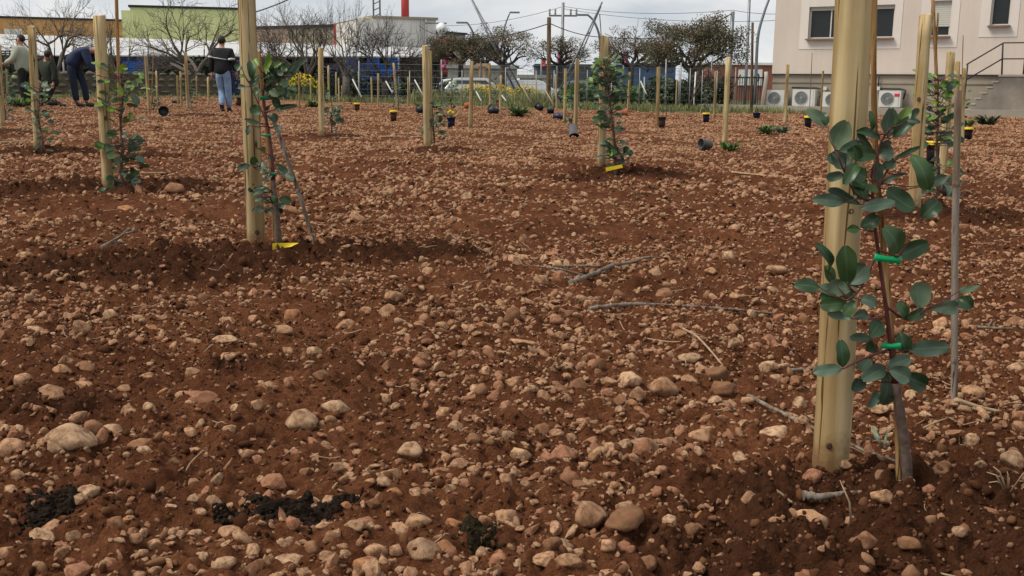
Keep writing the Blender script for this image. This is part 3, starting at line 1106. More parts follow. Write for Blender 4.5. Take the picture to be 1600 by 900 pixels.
def smooth_path(pts, k=6):
    out = []
    n = len(pts)
    for i in range(n - 1):
        p0, p1, p2, p3 = pts[max(i - 1, 0)], pts[i], pts[i + 1], pts[min(i + 2, n - 1)]
        for j in range(k):
            t = j / k
            out.append(0.5 * ((2 * p1) + (p2 - p0) * t + (2 * p0 - 5 * p1 + 4 * p2 - p3) * t * t + (3 * p1 - p0 - 3 * p2 + p3) * t ** 3))
    out.append(pts[-1])
    return out

def sapling_from_photo(label, root_px, stem_px, radii, stem_split, leaves, spread, seed, branches=(), clusters=()):
    """stem and leaflets laid out at the sapling's own distance, leaflets at their own depths around the stem"""
    r = random.Random(seed)
    b = gp(*root_px)
    Y0 = b.y
    top = thing('carob_sapling', label, 'sapling', b, 0, 'carob saplings tied to stakes')
    stem = smooth_path([P(x, y, Y0 + dy) for x, y, dy in stem_px])
    stem[0].z -= 0.06
    rad = list(np.interp(np.linspace(0, 1, len(stem)), np.linspace(0, 1, len(radii)), radii))
    cut = max(2, int(len(stem) * stem_split))
    MB().tube(rel(stem[:cut + 1], b), [q * (1 + 0.12 * math.sin(i * 2.1)) for i, q in enumerate(rad[:cut + 1])], 12).build('trunk', 'sapling_bark', top)
    MB().tube(rel(stem[cut:], b), rad[cut:], 8).build('stem', 'young_stem', top)
    paths = [stem]
    for br in branches:
        pth = smooth_path([P(x, y, Y0 + dy) for x, y, dy in br], 4)
        MB().tube(rel(pth, b), [0.0026 * (1.25 - 0.6 * i / len(pth)) for i in range(len(pth))], 6).build('branch', 'young_stem', top)
        paths.append(pth)
    leaves = list(leaves)
    for cx, cy, cr, cn, size, cols in clusters:            # leaflets crowding behind those read off the photo
        for _ in range(cn):
            a, q = r.uniform(0, 6.28), cr * math.sqrt(r.random())
            x0, y0 = cx + math.cos(a) * q, cy + math.sin(a) * q
            w2 = a + r.uniform(-1, 1)
            L = size * r.uniform(.75, 1.2)
            leaves.append((x0, y0, x0 + math.cos(w2) * L, y0 + math.sin(w2) * L, L * r.uniform(.5, .7), r.choice(cols)))
    for k, lf in enumerate(leaves):
        x0, y0, x1, y1, w, c = lf[:6]
        d = r.uniform(-spread, spread) * (0.5 if len(lf) < 7 else 1)
        d2 = d + r.uniform(-0.7, 0.5) * spread * 0.7
        A, B = P(x0, y0, Y0 + d), P(x1, y1, Y0 + d2)
        s = pxm(Y0 + d)
        nrm = Vector((r.uniform(-0.35, 0.35), -1.0, r.uniform(0.05, 0.75)))
        mname = {'d': 'carob_leaf', 'b': 'carob_leaf_blue', 'y': 'carob_leaf_young'}[c]
        L = (B - A).length
        B = A + (B - A) * r.uniform(0.95, 1.12)
        lo = leaf_mesh(A - b, B - b, w / s * r.uniform(0.92, 1.12), nrm, r.uniform(0.10, 0.60), r.uniform(0.02, 0.24), seed * 100 + k).build('leaf', mname, top)
        if c == 'y':
            lo['label'] = 'bright young leaf'
        # leaf stalk to the nearest point of stem or branch a little lower
        best = None
        for pth in paths:
            for q in pth:
                dd = (q - A).length + max(0, q.z - A.z) * 1.5
                if best is None or dd < best[0]:
                    best = (dd, q)
        q = best[1]
        if best[0] > 0.006:
            midp = (q + A) / 2 + Vector((0, 0, -0.06 * (q - A).length))
            MB().tube(rel([q, midp, A, A.lerp(B, 0.12)], b), [0.0016 * Y0 / 2.3, 0.0013 * Y0 / 2.3, 0.0011 * Y0 / 2.3, 0.0007 * Y0 / 2.3], 5).build('leaf_stalk', 'young_stem', lo)
    return top, b, stem

L1 = """1304 234 1322 191 32 b|1292 196 1262 173 18 b|1292 196 1284 176 14 d|1305 234 1322 263 28 b|1311 235 1343 226 20 b|1375 218 1337 206 14 d|1387 215 1392 170 23 b|1398 207 1419 171 18 y|1396 215 1430 185 22 d|1420 190 1436 168 12 b
1417 188 1438 192 7 b|1370 243 1324 237 22 d|1362 232 1341 209 12 d|1374 240 1396 235 24 b|1378 230 1390 220 12 b|1396 249 1440 228 8 d|1424 241 1447 293 29 d|1419 271 1381 288 9 b|1449 290 1481 275 16 b|1474 285 1480 306 9 b
1355 277 1325 272 22 d|1368 285 1372 255 18 b|1356 292 1332 282 18 d|1360 305 1332 305 14 d|1343 319 1292 294 17 b|1319 317 1269 311 18 b|1344 326 1396 317 19 b|1430 328 1389 298 30 d|1440 340 1466 315 28 d|1361 205 1358 176 10 d
1345 355 1372 340 20 d|1343 358 1322 360 14 d|1400 397 1380 352 33 d|1404 401 1447 381 29 d|1294 425 1273 378 18 d|1322 441 1320 387 31 d|1326 443 1352 418 32 b|1300 445 1290 415 16 d|1281 449 1241 445 20 d|1330 453 1297 445 22 b
1322 473 1280 477 26 d|1344 467 1370 477 18 b|1438 482 1434 441 34 b|1447 481 1498 480 19 b|1497 466 1520 482 20 d|1498 455 1530 448 11 b|1415 498 1400 472 20 d|1415 498 1444 485 18 d|1332 498 1296 489 14 b|1333 495 1356 494 16 b
1376 502 1360 524 24 d|1362 529 1329 528 16 b|1317 574 1313 533 22 d|1316 576 1274 581 20 b|1372 548 1354 538 18 d|1360 560 1344 580 22 b|1415 552 1406 520 22 d|1419 546 1483 543 24 b|1383 574 1350 592 24 b|1385 580 1376 628 30 b
1387 573 1422 560 22 b|1389 578 1420 592 24 b|1406 584 1449 604 28 d|1350 590 1335 610 20 b|1372 610 1358 635 14 b|1340 255 1318 290 18 d|1352 262 1336 300 17 d|1378 262 1400 252 16 d|1310 440 1330 470 20 d|1335 470 1318 495 18 d"""
def leaves(t):
    out = []
    for q in t.replace('\n', '|').split('|'):
        a = q.split()
        out.append(tuple(float(z) for z in a[:5]) + (a[5],))
    return out
sap1, sap1_b, sap1_stem = sapling_from_photo(
    'young carob sapling with large rounded leaves beside the thick front stake', (1418, 757),
    [(1419, 760, 0), (1413, 690, .005), (1401, 610, 0.0), (1392, 540, 0), (1383, 470, 0), (1371, 385, 0), (1364, 320, 0), (1366, 265, 0), (1378, 220, .0), (1392, 200, -.01)],
    [0.0125, 0.0115, 0.010, 0.0054, 0.0046, 0.0042, 0.0036, 0.0032, 0.0028, 0.002], 0.24, leaves(L1), 0.055, 3,
    branches=[[(1364, 315, 0), (1335, 300, -.02), (1306, 236, -.03)], [(1372, 390, 0), (1345, 450, -.02), (1322, 470, -.03)],
              [(1384, 478, 0), (1420, 500, -.01), (1447, 482, -.03)], [(1368, 300, 0), (1384, 270, .01), (1400, 248, .0)], [(1392, 545, 0), (1350, 560, -.02), (1318, 576, -.04)], [(1372, 390, 0), (1400, 400, -.02), (1405, 400, -.02)]],
    clusters=[(1340, 268, 24, 6, 28, 'ddb'), (1320, 458, 20, 3, 26, 'db')])
L2 = """393 124 392 97 14 d|412 114 422 84 12 y|425 106 441 97 8 y|415 116 425 104 11 y|404 120 392 133 14 d|385 123 373 119 8 y|383 135 373 136 7 b|378 108 366 101 10 d|450 110 478 92 10 b|458 118 468 104 7 b
430 110 442 116 8 b|420 118 436 128 14 d|440 122 456 116 14 d|438 126 450 134 12 b|420 142 436 150 9 b|415 125 428 118 12 d|428 152 436 170 12 d|430 170 465 165 9 d|420 180 432 190 14 d|408 178 393 168 15 d
405 192 382 186 7 b|388 196 387 212 6 d|398 263 396 245 12 d|391 258 371 263 10 b|401 262 406 255 8 b|411 250 410 266 9 d|413 238 407 232 11 d|418 250 430 246 12 b|432 256 450 268 11 d|438 268 446 276 10 b
446 270 458 281 10 b|415 276 410 285 9 d|414 292 398 297 8 b|412 300 396 304 8 b|410 310 398 312 7 b|436 310 456 316 14 d|425 305 432 318 11 d|412 325 402 329 8 b|410 322 394 330 7 b|428 322 434 331 12 d
420 300 410 294 10 d|424 330 416 336 9 d|436 140 452 146 10 d|442 98 448 112 10 d|408 140 398 150 12 d|430 196 440 206 9 b|432 322 446 320 9 d|420 262 414 272 8 b|404 104 398 92 9 y|430 134 442 140 12 d"""
sap2, sap2_b, _ = sapling_from_photo(
    'leafy carob sapling with a yellow tag and a leaning dark cane', (437, 396),
    [(436, 397, 0), (433, 345, 0), (428, 290, 0), (424, 235, 0), (417, 190, 0), (411, 150, 0), (416, 120, 0)],
    [0.019, 0.016, 0.011, 0.008, 0.0065, 0.0055, 0.004], 0.36, leaves(L2), 0.11, 8,
    branches=[[(421, 200, 0), (405, 165, -.03), (388, 128, -.05)], [(413, 155, 0), (430, 130, 0), (445, 115, .02)], [(427, 285, 0), (410, 262, -.02), (393, 258, -.05)]],
    clusters=[(436, 128, 18, 9, 14, 'dddb'), (414, 118, 14, 4, 13, 'ddy'), (430, 160, 12, 4, 12, 'ddb'), (408, 302, 13, 9, 9, 'bbd'), (436, 318, 10, 4, 10, 'dd'), (422, 265, 14, 4, 9, 'db')])

def twig_stick(name, px, d, label, mname='stick_wood', cat='stick', dy=0.0, base_on_ground=True, nodes=0, sides=9, group=None):
    """a thin stick or cane standing or leaning in the soil: px = [(x, y), ...] from foot to top"""
    b = gp(*px[0])
    pts = [b] + [P(x, y, b.y + dy * (k + 1) / (len(px) - 1)) for k, (x, y) in enumerate(px[1:])]
    foot = b - (pts[1] - b).normalized() * 0.12
    path = [foot] + smooth_path(pts, 5)
    top = None
    rad = [d / 2] * len(path)
    mb = MB().tube(rel(path, b), rad, sides, jitter=0.03)
    if not nodes:
        o = mb.build(name, mname, None, b)
        return tag(o, label, cat, group)
    e = thing(name, label, cat, b, 0, group)
    mb.build('shaft', mname, e)
    for k in range(nodes):
        f = (k + 0.6) / nodes
        q = pts[0].lerp(pts[-1], f) if len(pts) == 2 else path[int(f * (len(path) - 1))]
        dr = (pts[-1] - pts[0]).normalized()
        MB().tube(rel([q - dr * d * 0.55, q - dr * d * 0.15, q, q + dr * d * 0.3], b), [d / 2 * 1.02, d / 2 * 1.16, d / 2 * 1.18, d / 2 * 1.02], sides + 3, cap=False).build('node', mname, e)
    return e

twig_stick('support_stick', [(1406, 754), (1400, 620), (1390, 480), (1379, 370), (1369, 250), (1365, 100), (1368, -60)], 0.0125, 'thin straight brown stick tied to the front sapling', dy=0.05)
twig_stick('bamboo_cane', [(1490, 650), (1492, 400), (1497, 141)], 0.0185, 'upright grey bamboo cane standing right of the front sapling', 'cane_wood', 'cane', dy=-0.02, nodes=2, sides=14)
twig_stick('support_stick', [(430, 384), (421, 250), (404, 80)], 0.022, 'thin brown stick tied to the tagged sapling', dy=0.02)
twig_stick('bamboo_cane', [(492, 379), (458, 275), (424, 178)], 0.022, 'dark cane leaning over to the tagged sapling', 'cane_wood', 'cane', dy=0.0, nodes=3, sides=10)
twig_stick('support_stick', [(191, 285), (186, 130), (181, -30)], 0.026, 'tall thin brown stick rising past the top edge at the left', dy=0.05)
twig_stick('support_stick', [(962, 262), (956, 215), (951, 150), (951, 85)], 0.026, 'thin stick tied to the bushy sapling with the bent yellow tag')
twig_stick('support_stick', [(1462, 300), (1464, 150), (1457, -10)], 0.030, 'thin stick tied to the leafy sapling on the right')
twig_stick('support_stick', [(1467, 300), (1462, 120), (1466, 20)], 0.016, 'second thinner stick crossing at the leafy sapling on the right')
twig_stick('support_stick', [(1500, 230), (1505, 55)], 0.014, 'thin rod rising above the slim stake near the stairs')
twig_stick('support_stick', [(1264, 190), (1269, 83)], 0.02, 'thin rod between the first two air conditioners')
twig_stick('support_stick', [(236, 173), (240, 78)], 0.022, 'thin rod right of the stake near the tipped pot')
twig_stick('support_stick', [(300, 170), (287, 100)], 0.03, 'pale cane leaning on the stake left of the walking man', 'cane_wood')
twig_stick('support_stick', [(893, 195), (896, 158)], 0.02, 'pale thin stick above the head-down grey pot', 'straw')

# green ties, each a flat loop round stem and stick
def tie(px0, px1, Y, h, label):
    a, b = P(*px0, Y), P(*px1, Y)
    c = (a + b) / 2
    ax = (b - a)
    L = ax.length
    t = ax.normalized()
    n = Vector((0, 1, 0))
    up = t.cross(n)
    mb = MB()
    N = 22
    for k in range(N):
        w = 2 * math.pi * k / N
        p = t * (math.cos(w) * L / 2) + n * (math.sin(w) * L * 0.13) * (1 + 0.15 * math.sin(3 * w))
        for s in (-1, 1):
            for q in (1.0, 0.93):
                mb.v.append(tuple(Vector((p.x * q, p.y * q, p.z * q)) + up * (s * h / 2 * (0.6 + 0.5 * abs(math.cos(w)) ** 0.7 + 0.1 * math.sin(3 * w)))))
    for k in range(N):
        i, j = 4 * k, 4 * ((k + 1) % N)
        for q in ((i, j, j + 2, i + 2), (i + 1, i + 3, j + 3, j + 1), (i, i + 1, j + 1, j), (i + 2, j + 2, j + 3, i + 3)):
            mb.f.append(q); mb.s.append(True)
    o = mb.build('plant_tie', 'tape_green' if Y < 3 else 'tape_teal', None, c)
    return tag(o, label, 'plant tie', 'green plastic ties on the saplings')
tie((1366, 402), (1408, 407), sap1_b.y - 0.012, 0.015, 'upper bright green plastic tie on the front sapling')
tie((1377, 540), (1408, 541), sap1_b.y - 0.012, 0.012, 'lower bright green plastic tie on the front sapling')
tie((406, 152), (419, 153), sap2_b.y - 0.015, 0.020, 'top green tie on the tagged sapling')
tie((411, 211), (424, 212), sap2_b.y - 0.015, 0.014, 'middle green tie on the tagged sapling')
tie((417, 271), (432, 272), sap2_b.y - 0.015, 0.016, 'lowest green tie on the tagged sapling')

# yellow tags at the foot of two saplings
def yellow_tag(a, b, c, d, Y, label):
    p = [P(*q, Y) for q in (a, b, c, d)]
    lift = max(0.0, max(Hs(q.x, q.y) for q in p) + 0.006 - min(q.z for q in p))
    for q in p:
        q.z += lift
    o = sum(p, Vector()) / 4
    mb = MB()
    N = 8
    for side in (0, 0.002):
        for i in range(N + 1):
            f = i / N
            for e0, e1 in ((p[0], p[1]), (p[3], p[2])):
                q = e0.lerp(e1, f) - o
                mb.v.append((q.x, q.y + side + 0.008 * math.sin(f * 3.0), q.z))
    M = 2 * (N + 1)
    for i in range(N):
        k = 2 * i
        mb.f += [(k, k + 2, k + 3, k + 1), (M + k, M + k + 1, M + k + 3, M + k + 2), (k, M + k, M + k + 2, k + 2), (k + 1, k + 3, M + k + 3, M + k + 1)]
        mb.s += [False] * 4
    e = mb.build('plant_tag', 'tag_yellow', None, o)
    return tag(e, label, 'plant tag')
yellow_tag((426, 387), (467, 386), (455, 392), (426, 397), sap2_b.y - 0.10, 'yellow plastic tag lying at the foot of the second sapling')
yellow_tag((946, 262), (972, 257), (973, 262), (947, 268), gp(962, 276).y - 0.08, 'bent yellow tag at the foot of the bushy middle sapling')

# saplings further back: individual leaflets on a loose stem
def grown_sapling(root_px, top_px, n, spread, size, label, seed, bands=None, single=True, young=0.1, grp='carob saplings tied to stakes'):
    r = random.Random(seed)
    b = gp(*root_px)
    t = P(*top_px, b.y - 0.02)
    e = thing('carob_sapling', label, 'sapling', b, 0, grp)
    pts = [b + Vector((0, 0, -0.05))] + [b.lerp(t, k / 5) + Vector((r.uniform(-1, 1), r.uniform(-1, 1), 0)) * 0.02 for k in range(1, 6)]
    path = smooth_path(pts, 4)
    Ls = (t - b).length
    MB().tube(rel(path, b), [0.012 * (1.25 - 0.9 * i / len(path)) for i in range(len(path))], 7).build('trunk', 'sapling_bark', e)
    mass = {k: MB() for k in ('carob_leaf', 'carob_leaf_blue', 'carob_leaf_young')}
    for k in range(n):
        f = r.uniform(0.12, 1.0) if not bands else r.uniform(*r.choice(bands))
        q = path[min(len(path) - 1, int(f * (len(path) - 1)))]
        a = r.uniform(0, 6.28)
        reach = spread * r.uniform(0.15, 1.0)
        A = q + Vector((math.cos(a) * reach, math.sin(a) * reach, r.uniform(-0.05, 0.08)))
        d = Vector((math.cos(a) + r.uniform(-.8, .8), math.sin(a) + r.uniform(-.8, .8), r.uniform(-0.5, 0.6))).normalized()
        L = size * r.uniform(0.7, 1.25)
        mn = 'carob_leaf_young' if r.random() < young * (2.5 if f > 0.75 else 0.3) else r.choice(('carob_leaf', 'carob_leaf', 'carob_leaf_blue'))
        lm = leaf_mesh(A - b, A + d * L - b, L * r.uniform(0.62, 0.8), Vector((r.uniform(-.6, .6), r.uniform(-1, 0.2), r.uniform(0.2, 1))), 0.2, 0.06, seed + k)
        if single:
            lo = lm.build('leaf', mn, e)
            MB().tube(rel([q, (q + A) / 2 + Vector((0, 0, -0.01)), A], b), [0.004, 0.003, 0.002], 4, cap=False).build('leaf_stalk', 'young_stem', lo)
        else:
            mb = mass[mn]
            k0 = len(mb.v)
            mb.v += lm.v
            mb.f += [tuple(i + k0 for i in f_) for f_ in lm.f]
            mb.s += lm.s
    if not single:
        for mn, mb in mass.items():
            if mb.v:
                kind(mb.build('leaves', mn, e), 'stuff')
    return e
grown_sapling((192, 294), (188, 115), 115, 0.14, 0.072, 'carob sapling with a lime-green tip beside the stake near the navy-clad person', 21, [(0.05, 0.4), (0.3, 0.7), (0.7, 1.0)], young=0.22)
grown_sapling((66, 240), (60, 135), 60, 0.12, 0.07, 'sparse carob sapling at the stake before the person in pale green', 22)
grown_sapling((962, 272), (946, 92), 180, 0.13, 0.085, 'bushy carob sapling with dense leaves and the bent yellow tag', 23, [(0.16, 0.3), (0.42, 0.7), (0.65, 1.0), (0.8, 1.0)], young=0.1)
grown_sapling((1466, 308), (1470, 118), 150, 0.15, 0.082, 'leafy light green carob sapling beside the yellow-rimmed pot on the right', 24, [(0.05, 0.3), (0.4, 0.75), (0.7, 1.0)], young=0.3)
FAR_SAP = [((518, 207), (518, 150), 'small sapling on the long dark mound behind the tall stake'), ((679, 226), (676, 165), 'thin sapling at the two crossing stakes'),
           ((622, 172), (620, 128), 'small sapling behind the pot with the yellow top'), ((705, 186), (706, 122), 'bare-stemmed sapling standing in the dark pot with orange flowers'),
           ((1040, 182), (1044, 118), 'dark sapling leaning out of the brown pot'), ((240, 172), (236, 140), 'small sapling at the stake near the tipped pot'),
           ((295, 168), (296, 125), 'small sapling at the leaning stake by the walking man'), ((8, 190), (6, 118), 'sapling cut by the left edge of the picture'),
           ((776, 172), (775, 118), 'slender sapling between the two stakes at the tipped pots'), ((893, 196), (897, 150), 'small sapling at the head-down grey pot'),
           ((1500, 205), (1503, 140), 'small sapling behind the upright bamboo cane'), ((1106, 178), (1104, 128), 'sapling standing in the navy pot')]
for k, (a, b_, lb) in enumerate(FAR_SAP):
    grown_sapling(a, b_, 60, 0.14, 0.085, lb, 300 + k * 17, single=False)

# seedling and weeds on the near and middle soil
def weed(px, py, n, h, label, seed, m='weed_leaf', wide=0.6, name='weed'):
    r = random.Random(seed)
    b = gp(px, py)
    e = thing(name, label, 'plant', b, 0, 'weeds and low plants')
    for k in range(n):
        a = r.uniform(0, 6.28)
        A = Vector((math.cos(a), math.sin(a), 0)) * h * 0.12 * r.random()
        B = A + Vector((math.cos(a) * r.uniform(0.3, 1) * h * wide, math.sin(a) * h * wide * r.uniform(0.3, 1), h * r.uniform(0.15, 0.8)))
        leaf_mesh(A, B, (B - A).length * 0.17, Vector((math.cos(a), math.sin(a), 1)), 0.2, 0.1, seed + k).build('leaf', m, e)
    return e
weed(1378, 700, 6, 0.06, 'tiny green seedling at the foot of the front sapling', 61, 'carob_leaf_blue', 0.8, 'seedling')
weed(1196, 210, 85, 0.22, 'bright green leafy weed left of the stake by the air conditioners', 62, wide=0.9)
weed(1222, 210, 75, 0.20, 'greyish low weed at the foot of the stake by the air conditioners', 63, 'carob_leaf_blue', wide=0.9)
weed(1542, 196, 75, 0.34, 'dark green weed by the kerb below the stairs', 64, 'hedge_leaf', 0.9)
weed(1512, 198, 59, 0.25, 'pale weed by the kerb beside the stair railing foot', 65, 'weed_leaf', 0.9)
weed(1140, 236, 70, 0.17, 'green plants spilled beside the tipped dark grey pot', 66, wide=1.0)
weed(490, 168, 75, 0.25, 'low green weed below the yellow flower bush', 67, wide=1.2)
weed(660, 172, 65, 0.25, 'low green weed left of the crossing stakes', 68, wide=1.1)
weed(810, 182, 85, 0.3, 'trailing green weed left of the lying black pot', 69, wide=1.3)
weed(30, 168, 65, 0.3, 'low weed near the feet of the person in pale green', 70, wide=1.0)

# ------------------------------------------------------------------ pots
def pot(px, py, w, h, label, m='pot_black', tip=None, top=None, heading=0.0):
    """tapered nursery pot; py is the foot in the photo; tip lays it over"""
    b = gp(px, py)
    s = pxm(b.y)
    r0, hh = w / s / 2, h / s
    e = thing('plant_pot', label, 'pot', b, 0, 'nursery pots on the field')
    k = 0.78
    MB().lathe([(0, 0.004), (r0 * k, 0.0), (r0 * (k + .12), hh * .55), (r0, hh * 0.9), (r0 * 1.06, hh * 0.9), (r0 * 1.07, hh), (r0 * 0.98, hh), (r0 * 0.93, hh * 0.9), (r0 * 0.86, hh * 0.5), (0, hh * 0.48)], 18).build('pot_wall', m, e)
    if tip is None:
        MB().lathe([(0, hh * 0.86), (r0 * 0.5, hh * 0.9), (r0 * 0.93, hh * 0.87)][::-1], 14).build('potting_soil', 'compost', e)
    if top:
        f = MB().lathe([(r0 * 1.075, hh * 0.88), (r0 * 1.10, hh * .97), (r0 * 1.06, hh * 1.01), (r0 * 0.95, hh * 1.03), (r0 * 0.95, hh * 0.9)], 16)
        f.build('rim_tag', top, e)
    if tip is not None:
        e.rotation_euler = (0, tip, heading)
        e.location.z += r0 * 0.9
    return e
pot(1457, 258, 23, 36, 'black pot with a yellow rim beside the stake on the right', 'pot_black', top='tag_yellow')
pot(1512, 219, 13, 18, 'small black pot with a yellow rim behind the upright cane', 'pot_black', top='tag_yellow')
pot(1262, 199, 12, 17, 'black pot with a yellow rim in front of the second air conditioner', 'pot_black', top='tag_yellow')
pot(1103, 191, 11, 14, 'navy pot with a pale yellow rim at the field edge', 'pot_navy', top='tag_yellow')
pot(1034, 199, 12, 18, 'brown pot beside the stake in front of the wire fence', 'pot_brown')
pot(705, 201, 13, 17, 'dark pot with orange flowers left of a stake', 'pot_navy')
pot(615, 188, 11, 17, 'brown pot with a yellow top behind the crossing stakes', 'pot_brown', top='tag_yellow')
pot(558, 173, 9, 13, 'small brown pot with a yellow top in front of the blue crates', 'pot_brown', top='tag_yellow')
pot(256, 184, 15, 12, 'black pot tipped over with a green stem at the left', 'pot_black', tip=-1.35, heading=1.9)
pot(372, 170, 10, 13, 'dark brown pot hanging low beside the walking man', 'pot_brown', tip=0.3)
pot(269, 162, 9, 11, 'small brown pot lying left of the leaning stake', 'pot_brown', tip=1.5, heading=0.2)
pot(652, 178, 12, 13, 'black pot lying left of the crossing stakes', 'pot_black', tip=1.5, heading=0.6)
pot(682, 171, 11, 12, 'black pot lying just right of the crossing stakes', 'pot_black', tip=1.5, heading=2.6)
pot(764, 179, 13, 14, 'first of two black pots lying by the pale stake at the fence', 'pot_black', tip=1.5, heading=0.4)
pot(775, 176, 12, 12, 'second of two black pots lying by the pale stake at the fence', 'pot_black', tip=1.4, heading=2.4)
pot(846, 174, 11, 11, 'black pot tipped behind the lying dark cylinder pot', 'pot_black', tip=1.2, heading=2.2)
pot(855, 178, 11, 10, 'small black pot lying next to the tipped one at the fence', 'pot_black', tip=1.5, heading=0.1)
pot(864, 188, 12, 19, 'long dark pot lying on its side left of the head-down grey pot', 'pot_navy', tip=1.55, heading=0.0)
pot(1110, 234, 16, 20, 'dark grey pot tipped over with spilled plants', 'pot_grey', tip=-1.45, heading=0.5)
pot(1182, 184, 12, 9, 'dark pot at the kerb right of the dark post', 'pot_navy')
pot(160, 171, 13, 11, 'dark pot lying at the feet of the navy-clad person', 'pot_navy', tip=1.5, heading=0.2)
pot(965, 180, 12, 15, 'terracotta pot lying behind the bushy sapling', 'terracotta', tip=1.5, heading=0.15)
pot(726, 170, 10, 11, 'terracotta pot lying near the fence', 'terracotta', tip=1.5, heading=0.3)
pot(779, 170, 9, 14, 'upright terracotta pot behind the reddish stake', 'terracotta')

# orange flowers in the dark pot
b = gp(705, 201)
e = thing('marigold', 'small orange flowers standing in the dark pot', 'flower', b + Vector((0, 0, 0.21)))
for k in range(7):
    a = k * 0.9
    q = Vector((math.cos(a) * 0.04, math.sin(a) * 0.04, 0.05 + 0.02 * (k % 3)))
    MB().tube([(0, 0, -0.05), q], 0.004, 4).build('stem', 'weed_leaf', e)
    MB().lathe([(0.001, -0.01), (0.022, 0.004), (0.026, 0.012), (0.012, 0.018), (0.001, 0.016)], 8, q).build('bloom', 'flower_yellow', e)

# pot leaning head down against the orange-brown stake, its dark mouth to the camera
e = pot(895, 215, 16, 24, 'grey pot leaning head down against an orange-brown stake', 'pot_grey')
e.rotation_euler = (R(132), R(-6), 0)
e.location.z += 0.20
e.location.y += 0.16

# ------------------------------------------------------------------ branches and canes lying on the soil
def lying(name, px, rad, label, m='cane_wood', cat='branch', jag=0.02, side=()):
    pts = []
    for k, (x, y) in enumerate(px):
        q = gp(x, y)
        pts.append(q)
    zmax = [q.z for q in pts]
    for k, q in enumerate(pts):
        q.z = max(q.z, sum(zmax[max(0, k - 1):k + 2]) / len(zmax[max(0, k - 1):k + 2])) + rad * 1.0 + 0.008
    b = pts[0].copy()
    path = smooth_path(pts, 5)
    rr = random.Random(int(px[0][0]))
    path = [p + Vector((rr.uniform(-1, 1), rr.uniform(-1, 1), rr.uniform(-.4, .4))) * rad * jag * 20 for p in path]
    n = len(path)
    mb = MB().tube(rel(path, b), [rad * (1.1 - 0.55 * i / n) * rr.uniform(0.9, 1.1) for i in range(n)], 8)
    if not side:
        return tag(mb.build(name, m, None, b), label, cat, 'branches and canes lying on the soil')
    e = thing(name, label, cat, b, 0, 'branches and canes lying on the soil')
    mb.build('limb', m, e)
    for f, dx, dy, dz in side:
        q = path[int(f * (n - 1))] - b
        MB().tube([q, q + Vector((dx, dy, dz)) * 0.5 + Vector((0, 0, 0.01)), q + Vector((dx, dy, dz))], [rad * 0.6, rad * 0.5, rad * 0.3], 6).build('side_twig', m, e)
    return e
lying('fallen_branch', [(892, 440), (925, 430), (960, 419), (997, 411)], 0.012, 'thick broken grey branch lying in the middle of the field', side=((0.1, -0.10, 0.12, 0.03), (0.9, 0.14, 0.02, 0.03), (0.3, -0.25, 0.05, 0.04)))
lying('fallen_branch', [(920, 501), (985, 495), (1060, 487), (1130, 484), (1208, 487)], 0.0075, 'long thin bent branch lying in the middle of the field')
lying('fallen_twig', [(1168, 631), (1215, 652), (1270, 680), (1335, 700), (1400, 722)], 0.006, 'thin slanting twig passing behind the foot of the front stake')
lying('fallen_cane', [(1490, 655), (1545, 656), (1625, 661)], 0.006, 'straight grey cane lying at the foot of the upright bamboo cane', 'straw', 'cane', 0.004)
lying('fallen_cane', [(1143, 272), (1195, 277), (1247, 283)], 0.011, 'pale cane lying on the far soil right of the bushy sapling', 'straw', 'cane', 0.004)
lying('fallen_twig', [(1524, 511), (1560, 518), (1610, 522)], 0.006, 'grey twig lying at the right edge', side=((0.3, 0.05, 0.05, 0.02),))
lying('fallen_cane', [(594, 217), (640, 217)], 0.013, 'pale cane lying left of the crossing stakes', 'straw', 'cane', 0.004)
lying('fallen_cane', [(196, 275), (260, 272)], 0.010, 'pale cane lying right of the lime-tipped sapling', 'straw', 'cane', 0.004)
lying('fallen_twig', [(160, 400), (175, 396), (193, 392)], 0.010, 'forked grey twig lying on the soil at the left', side=((0.4, 0.10, 0.12, 0.05), (0.6, 0.05, 0.16, 0.06)))
lying('fallen_twig', [(1062, 523), (1090, 540), (1130, 578)], 0.004, 'tan root running across the cobbles right of centre', 'straw')
lying('fallen_branch', [(1255, 775), (1285, 777), (1335, 772)], 0.010, 'short dark stick half buried below the front stake')
lying('fallen_twig', [(1180, 742), (1205, 758), (1240, 774)], 0.0045, 'frayed pale twig left of the short dark stick', 'straw')
lying('fallen_twig', [(875, 418), (905, 423), (940, 422)], 0.006, 'thin pale twig left of the thick broken branch')
lying('fallen_twig', [(1235, 579), (1280, 575)], 0.006, 'short pale stick ending behind the front stake')
lying('fallen_cane', [(0, 225), (45, 223)], 0.012, 'pale cane lying on the soil at the far left', 'straw', 'cane', 0.004)

# dry weed stalks standing in the lower right
b = gp(1575, 770)
e = thing('dry_weed', 'dry straw-coloured weed stalks in the lower right', 'weed', b)
for k in range(9):
    r = random.Random(k + 77)
    q = Vector((r.uniform(-.07, .05), r.uniform(-.05, .05), r.uniform(0.02, .075)))
    MB().tube([(0, 0, -0.01), q * 0.6 + Vector((0, 0, .012)), q], [0.0022, 0.002, 0.001], 5).build('stalk', 'straw', e)
b = gp(1330, 830)
e = MB().tube([(0, 0, -0.01), (-0.008, 0, 0.04), (-0.03, 0.0, 0.085)], [0.0025, 0.002, 0.001], 5).build('dry_stalk', 'straw', None, b)
tag(e, 'single dry stalk standing in the dark soil below the front stake', 'stalk')

